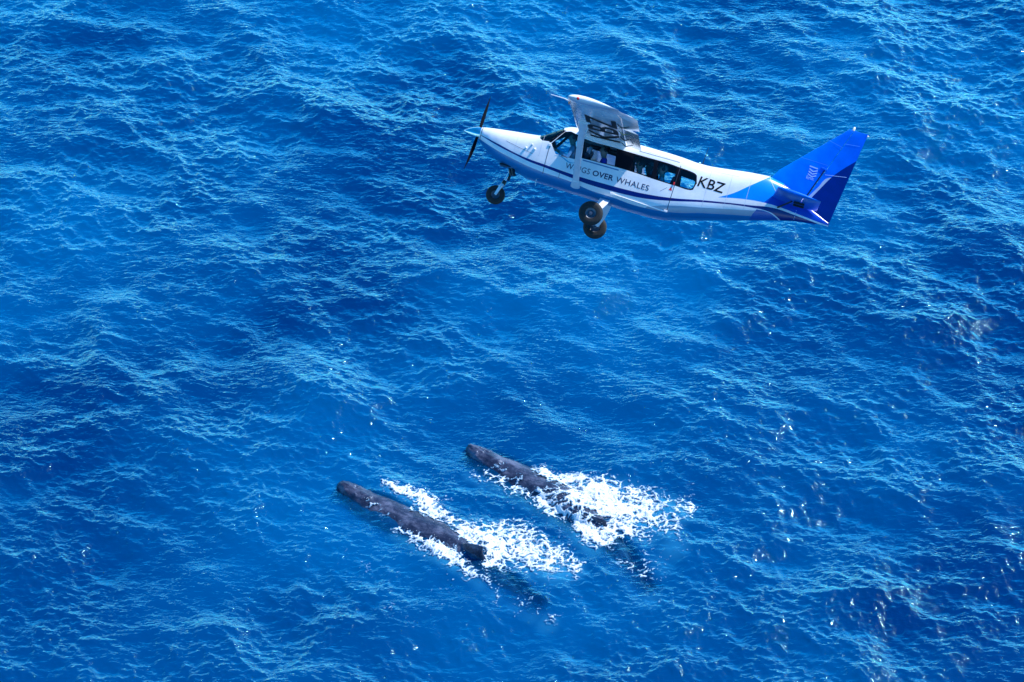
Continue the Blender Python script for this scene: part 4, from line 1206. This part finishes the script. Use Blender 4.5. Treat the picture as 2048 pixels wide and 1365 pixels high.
def whale(w, label, seed):
    L = w['L']; r = random.Random(seed)
    V = []; Fc = []; m = 40
    us = np.concatenate([[0, 0.004, 0.010, 0.018], np.linspace(0.03, 1.0, 70)])
    def prof(u):
        hw, tp, bt = whale_prof(u)
        return hw, tp, bt
    for u in us:
        hw, tp, bt = prof(u)
        th = np.linspace(0, 2 * np.pi, m, endpoint=False)
        c, s_ = np.cos(th), np.sin(th)
        y = hw * np.sign(c) * np.abs(c) ** (2 / 2.2)
        zc, hh = (tp + bt) / 2, (tp - bt) / 2
        z = zc + hh * np.sign(s_) * np.abs(s_) ** (2 / 2.1)
        # keel along the tail stock, ridge along the back, splash guard by the blowholes, central ridge on the rostrum
        up = np.clip(s_, 0, 1)
        z += 0.05 * np.exp(-(y / 0.07) ** 2) * up * np.clip((u - 0.40) / 0.2, 0, 1)
        z += 0.045 * np.exp(-(y / 0.06) ** 2) * up * (u < 0.13) * (u > 0.02)
        z += 0.10 * np.exp(-(y / 0.16) ** 2 - ((u - 0.155) / 0.014) ** 2) * up
        z -= 0.035 * np.exp(-(y / 0.05) ** 2 - ((u - 0.168) / 0.008) ** 2) * up
        for yy, zz in zip(y, z): V.append((-u * L, yy - w['bend'] * u ** 3, zz))
    for i in range(len(us) - 1):
        for j in range(m):
            a, b = i * m + j, i * m + (j + 1) % m
            Fc.append((a, b, b + m, a + m))
    Fc.append(tuple(range(m))[::-1]); Fc.append(tuple(range((len(us) - 1) * m, len(us) * m)))
    bm = bmesh.new()
    vs = [bm.verts.new(v) for v in V]
    for f in Fc: bm.faces.new([vs[i] for i in f])
    def blade(pts, th):
        """pts: centre line with chord vector; a tapered rounded fin"""
        k = 16; rings_ = []
        for p, ch, nrm, t in pts:
            p, ch, nrm = Vector(p), Vector(ch), Vector(nrm).normalized()
            rings_.append([bm.verts.new(p + ch * (0.5 * math.cos(2 * math.pi * q / k)) + nrm * (t * math.sin(2 * math.pi * q / k))) for q in range(k)])
        for a, b in zip(rings_[:-1], rings_[1:]):
            for q in range(k): bm.faces.new((a[q], a[(q + 1) % k], b[(q + 1) % k], b[q]))
        bm.faces.new(rings_[0][::-1]); bm.faces.new(rings_[-1])
    bd = lambda u: -w['bend'] * u ** 3
    # hooked dorsal fin on its hump
    u0 = 0.648
    fh = w['fin']
    blade([((-u0 * L + 0.10, bd(u0), 0.14), (1.95, 0, 0), (0, 1, 0), 0.20), ((-u0 * L + 0.02, bd(u0), 0.14 + 0.20 * fh), (1.45, 0, 0.04), (0, 1, 0), 0.13),
           ((-u0 * L - 0.18, bd(u0), 0.14 + 0.46 * fh), (0.90, 0, 0.10), (0, 1, 0), 0.085), ((-u0 * L - 0.40, bd(u0), 0.14 + 0.68 * fh), (0.48, 0, 0.10), (0, 1, 0), 0.05), ((-u0 * L - 0.64, bd(u0), 0.14 + 0.80 * fh), (0.14, 0, 0.02), (0, 1, 0), 0.024)], 0)
    for sd in (1, -1):
        # long flippers
        blade([((-0.275 * L, sd * 0.85, -0.95), (1.15, 0, 0), (0, 0.3, 1), 0.16), ((-0.30 * L, sd * 1.7, -1.25), (1.05, 0, 0), (0, 0.3 * sd, 1), 0.13), ((-0.345 * L, sd * 2.6, -1.50), (0.90, 0, 0), (0, 0.3 * sd, 1), 0.10),
               ((-0.40 * L, sd * 3.3, -1.70), (0.62, 0, 0), (0, 0.3 * sd, 1), 0.07), ((-0.45 * L, sd * 3.8, -1.80), (0.25, 0, 0), (0, 0.3 * sd, 1), 0.04)], 0)
        # flukes
        blade([((-0.975 * L, sd * 0.02 + bd(1), -0.82), (0.95, 0, 0), (0, 0, 1), 0.13), ((-0.990 * L, sd * 0.6 + bd(1), -0.86), (1.0, 0, 0), (0, 0, 1), 0.10), ((-1.01 * L, sd * 1.3 + bd(1), -0.90), (0.78, 0, 0), (0, 0, 1), 0.07),
               ((-1.035 * L, sd * 1.9 + bd(1), -0.93), (0.45, 0, 0), (0, 0, 1), 0.045), ((-1.06 * L, sd * 2.25 + bd(1), -0.95), (0.14, 0, 0), (0, 0, 1), 0.025)], 0)
    # tubercles on the rostrum and lips
    for k in range(46):
        u = 0.012 + 0.125 * r.random(); hw, tp, bt = prof(u)
        row = r.choice((0.0, 0.35, 0.62, 0.86)) * r.choice((-1, 1))
        y = row * hw; z = (tp + bt) / 2 + (tp - bt) / 2 * math.sqrt(max(0, 1 - abs(row) ** 2.2))
        mt = Matrix.Translation((-u * L, y, z)) @ Matrix.Scale(r.uniform(0.05, 0.085), 4)
        bmesh.ops.create_icosphere(bm, subdivisions=1, radius=1.0, matrix=mt)
    bmesh.ops.recalc_face_normals(bm, faces=bm.faces)
    me = bpy.data.meshes.new('whale'); bm.to_mesh(me); bm.free()
    o = bpy.data.objects.new('whale', me); COL.objects.link(o)
    rm = o.modifiers.new('remesh', 'REMESH'); rm.mode = 'VOXEL'; rm.voxel_size = 0.055
    tx = bpy.data.textures.new('lumps', 'CLOUDS'); tx.noise_scale = 0.9
    dp = o.modifiers.new('lumps', 'DISPLACE'); dp.texture = tx; dp.strength = 0.10; dp.mid_level = 0.5; dp.texture_coords = 'LOCAL'
    sm = o.modifiers.new('smooth', 'SMOOTH'); sm.factor = 0.5; sm.iterations = 4
    dgx = bpy.context.evaluated_depsgraph_get()
    m2 = bpy.data.meshes.new_from_object(o.evaluated_get(dgx))
    bpy.data.objects.remove(o, do_unlink=True)
    ob = link_mesh('humpback_whale', m2, whale_skin('whale_skin', seed))
    d = Vector((w['dir'][0], w['dir'][1], 0))
    ob.matrix_world = Matrix.Translation((w['snout'][0], w['snout'][1], w['lift'])) @ Matrix(((-d.x, d.y, 0, 0), (-d.y, -d.x, 0, 0), (0, 0, 1, 0), (0, 0, 0, 1)))
    tag(ob, label, 'whale', 'whales swimming side by side')
    return ob

whale(WHALES[0], 'humpback whale with raised dorsal fin, nearer of the two at the surface', 3)
whale(WHALES[1], 'humpback whale half covered by spreading foam, farther of the two', 8)

# ------------------------------------------------------------------ foam and spray
def worley(x, y, cell, seed):
    r = np.random.default_rng(seed)
    T = r.random((64, 64, 2))
    gx, gy = np.floor(x / cell).astype(int), np.floor(y / cell).astype(int)
    f1 = np.full(x.shape, 9.0); f2 = f1.copy()
    for i in (-1, 0, 1):
        for j in (-1, 0, 1):
            c = T[(gx + i) % 64, (gy + j) % 64]
            d = np.hypot(gx + i + c[..., 0] - x / cell, gy + j + c[..., 1] - y / cell)
            f2 = np.where(d < f1, f1, np.minimum(f2, d)); f1 = np.minimum(f1, d)
    return f2 - f1
def vnoise(x, y, cell, seed, octaves=3):
    r = np.random.default_rng(seed); out = 0; amp = 1; tot = 0
    for o in range(octaves):
        T = r.random((128, 128)); u, v = x / cell, y / cell
        i, j = np.floor(u).astype(int), np.floor(v).astype(int); fu, fv = u - i, v - j
        fu = fu * fu * (3 - 2 * fu); fv = fv * fv * (3 - 2 * fv)
        g = lambda a, b: T[a % 128, b % 128]
        out = out + amp * ((g(i, j) * (1 - fu) + g(i + 1, j) * fu) * (1 - fv) + (g(i, j + 1) * (1 - fu) + g(i + 1, j + 1) * fu) * fv)
        tot += amp; amp *= 0.55; cell /= 2.1
    return out / tot
def foam_mat():
    m, nt, out = new_mat('foam')
    b = nd(nt, 'ShaderNodeBsdfPrincipled')
    tc = nd(nt, 'ShaderNodeTexCoord')
    nz = nd(nt, 'ShaderNodeTexNoise', i_Scale=9.0, i_Detail=4.0, i_Roughness=0.7)
    nt.links.new(tc.outputs['Object'], nz.inputs['Vector'])
    at = nd(nt, 'ShaderNodeAttribute', attribute_name='thick')
    f = math_n(nt, 'ADD', at.outputs['Fac'], math_n(nt, 'MULTIPLY_ADD', nz.outputs[0], 0.7, -0.38))
    nt.links.new(ramp(nt, f, [(0.0, (0.06, 0.30, 0.55)), (0.30, (0.30, 0.50, 0.64)), (0.62, (0.60, 0.68, 0.73)), (1.0, (0.80, 0.82, 0.83))]), b.inputs['Base Color'])
    b.inputs['Roughness'].default_value = 0.6
    bp = nd(nt, 'ShaderNodeBump', i_Strength=0.6, i_Distance=0.06)
    nt.links.new(nz.outputs[0], bp.inputs['Height']); nt.links.new(bp.outputs[0], b.inputs['Normal'])
    tr = nd(nt, 'ShaderNodeBsdfTransparent')
    mx = nd(nt, 'ShaderNodeMixShader')
    nt.links.new(math_n(nt, 'MULTIPLY_ADD', f, 1.5, 0.30, clamp=True), mx.inputs[0])
    nt.links.new(tr.outputs[0], mx.inputs[1]); nt.links.new(b.outputs[0], mx.inputs[2])
    nt.links.new(mx.outputs[0], out.inputs[0])
    return m
M_FOAM = foam_mat()
def foam(i, x0, x1, y0, y1, label, seed, step=0.024):
    x, y = np.meshgrid(np.arange(x0, x1, step), np.arange(y0, y1, step))
    wx = x + 0.60 * (vnoise(x, y, 1.1, seed) - 0.5) + 0.22 * (vnoise(x, y, 0.3, seed + 1) - 0.5)
    wy = y + 0.60 * (vnoise(x, y, 1.1, seed + 2) - 0.5) + 0.22 * (vnoise(x, y, 0.3, seed + 3) - 0.5)
    d = foam_amount(i, wx, wy)
    e1 = worley(wx * 0.8, wy * 1.15, 0.46, seed + 4); e2 = worley(wx * 0.85, wy * 1.2, 0.19, seed + 5)
    n = vnoise(x, y, 0.8, seed + 6, 4); nf = vnoise(x, y, 0.10, seed + 7, 2)
    v = 0.46 * np.minimum(e1 * 1.6, 1) + 0.34 * np.minimum(e2 * 1.6, 1) + 0.62 * (n - 0.5) + 0.34 * (nf - 0.5) + 0.10
    sh = sea_height(x, y); wt = whale_top(x, y)
    dry = np.clip((wt - sh - 0.05) / 0.22, 0, 1)
    lim = d * 0.98 - 0.01 - (0.32, 0.16)[i] * dry
    keep = v < lim
    thick = np.clip((lim - v) / 0.30, 0, 1)
    zz = np.maximum(sh, wt) + 0.022 + 0.05 * thick + 0.14 * np.clip(d - 0.5, 0, 1) * thick * (n * 1.3) * (0.25 + 1.3 * nf) + 0.01 * nf
    ny, nx = x.shape
    k = keep[:-1, :-1] | (keep[1:, 1:] & keep[1:, :-1])
    jj, ii = np.nonzero(k)
    a = jj * nx + ii
    q = np.stack([a, a + 1, a + 1 + nx, a + nx], -1)
    used, inv = np.unique(q, return_inverse=True)
    P = np.stack([x, y, zz], -1).reshape(-1, 3)[used]
    P = P + np.random.default_rng(seed).normal(size=P.shape) * np.array((0.004, 0.004, 0.002))
    Q = inv.reshape(-1, 4)
    TH = np.concatenate([thick.reshape(-1)[used], np.ones(1300 * 6)])
    # spray: droplets flung above the thick foam
    rr = np.random.default_rng(seed + 9)
    dens = np.argwhere((d > 0.55) & keep)
    pick = dens[rr.integers(0, len(dens), 1300)]
    octa = np.array([(1, 0, 0), (0, 1, 0), (-1, 0, 0), (0, -1, 0), (0, 0, 1), (0, 0, -1)], float)
    of = [(0, 1, 4, 4), (1, 2, 4, 4), (2, 3, 4, 4), (3, 0, 4, 4), (1, 0, 5, 5), (2, 1, 5, 5), (3, 2, 5, 5), (0, 3, 5, 5)]
    c = np.stack([x[pick[:, 0], pick[:, 1]], y[pick[:, 0], pick[:, 1]], zz[pick[:, 0], pick[:, 1]]], -1)
    c += np.abs(rr.normal(size=c.shape)) * np.array((0, 0, 0.10)) + rr.normal(size=c.shape) * np.array((0.20, 0.20, 0))
    rad_ = rr.uniform(0.008, 0.026, len(c))
    OV = (c[:, None, :] + octa[None] * rad_[:, None, None]).reshape(-1, 3)
    tri = np.array([f[:3] for f in of])
    OT = (tri[None] + (np.arange(len(c)) * 6)[:, None, None]).reshape(-1, 3) + len(P)
    me = bpy.data.meshes.new('sea_foam')
    VV = np.concatenate([P, OV])
    me.vertices.add(len(VV)); me.vertices.foreach_set('co', VV.reshape(-1).astype(np.float32))
    li = np.concatenate([Q.reshape(-1), OT.reshape(-1)]).astype(np.int32)
    ls = np.concatenate([np.arange(len(Q)) * 4, len(Q) * 4 + np.arange(len(OT)) * 3]).astype(np.int32)
    me.loops.add(len(li)); me.loops.foreach_set('vertex_index', li)
    me.polygons.add(len(ls)); me.polygons.foreach_set('loop_start', ls)
    me.update(calc_edges=True)
    _t = me.attributes.new('thick', 'FLOAT', 'POINT'); _t.data.foreach_set('value', TH.astype(np.float32))
    me.validate()
    o = link_mesh('sea_foam', me, M_FOAM)
    tag(o, label, 'foam', kind='stuff')
    print('foam faces', len(ls))
foam(0, -8.2, 3.6, 105.0, 116.2, 'white churned foam and spray along the nearer whale', 40)
foam(1, -3.4, 10.2, 106.4, 118.0, 'white lacy foam spreading behind the farther whale', 60)
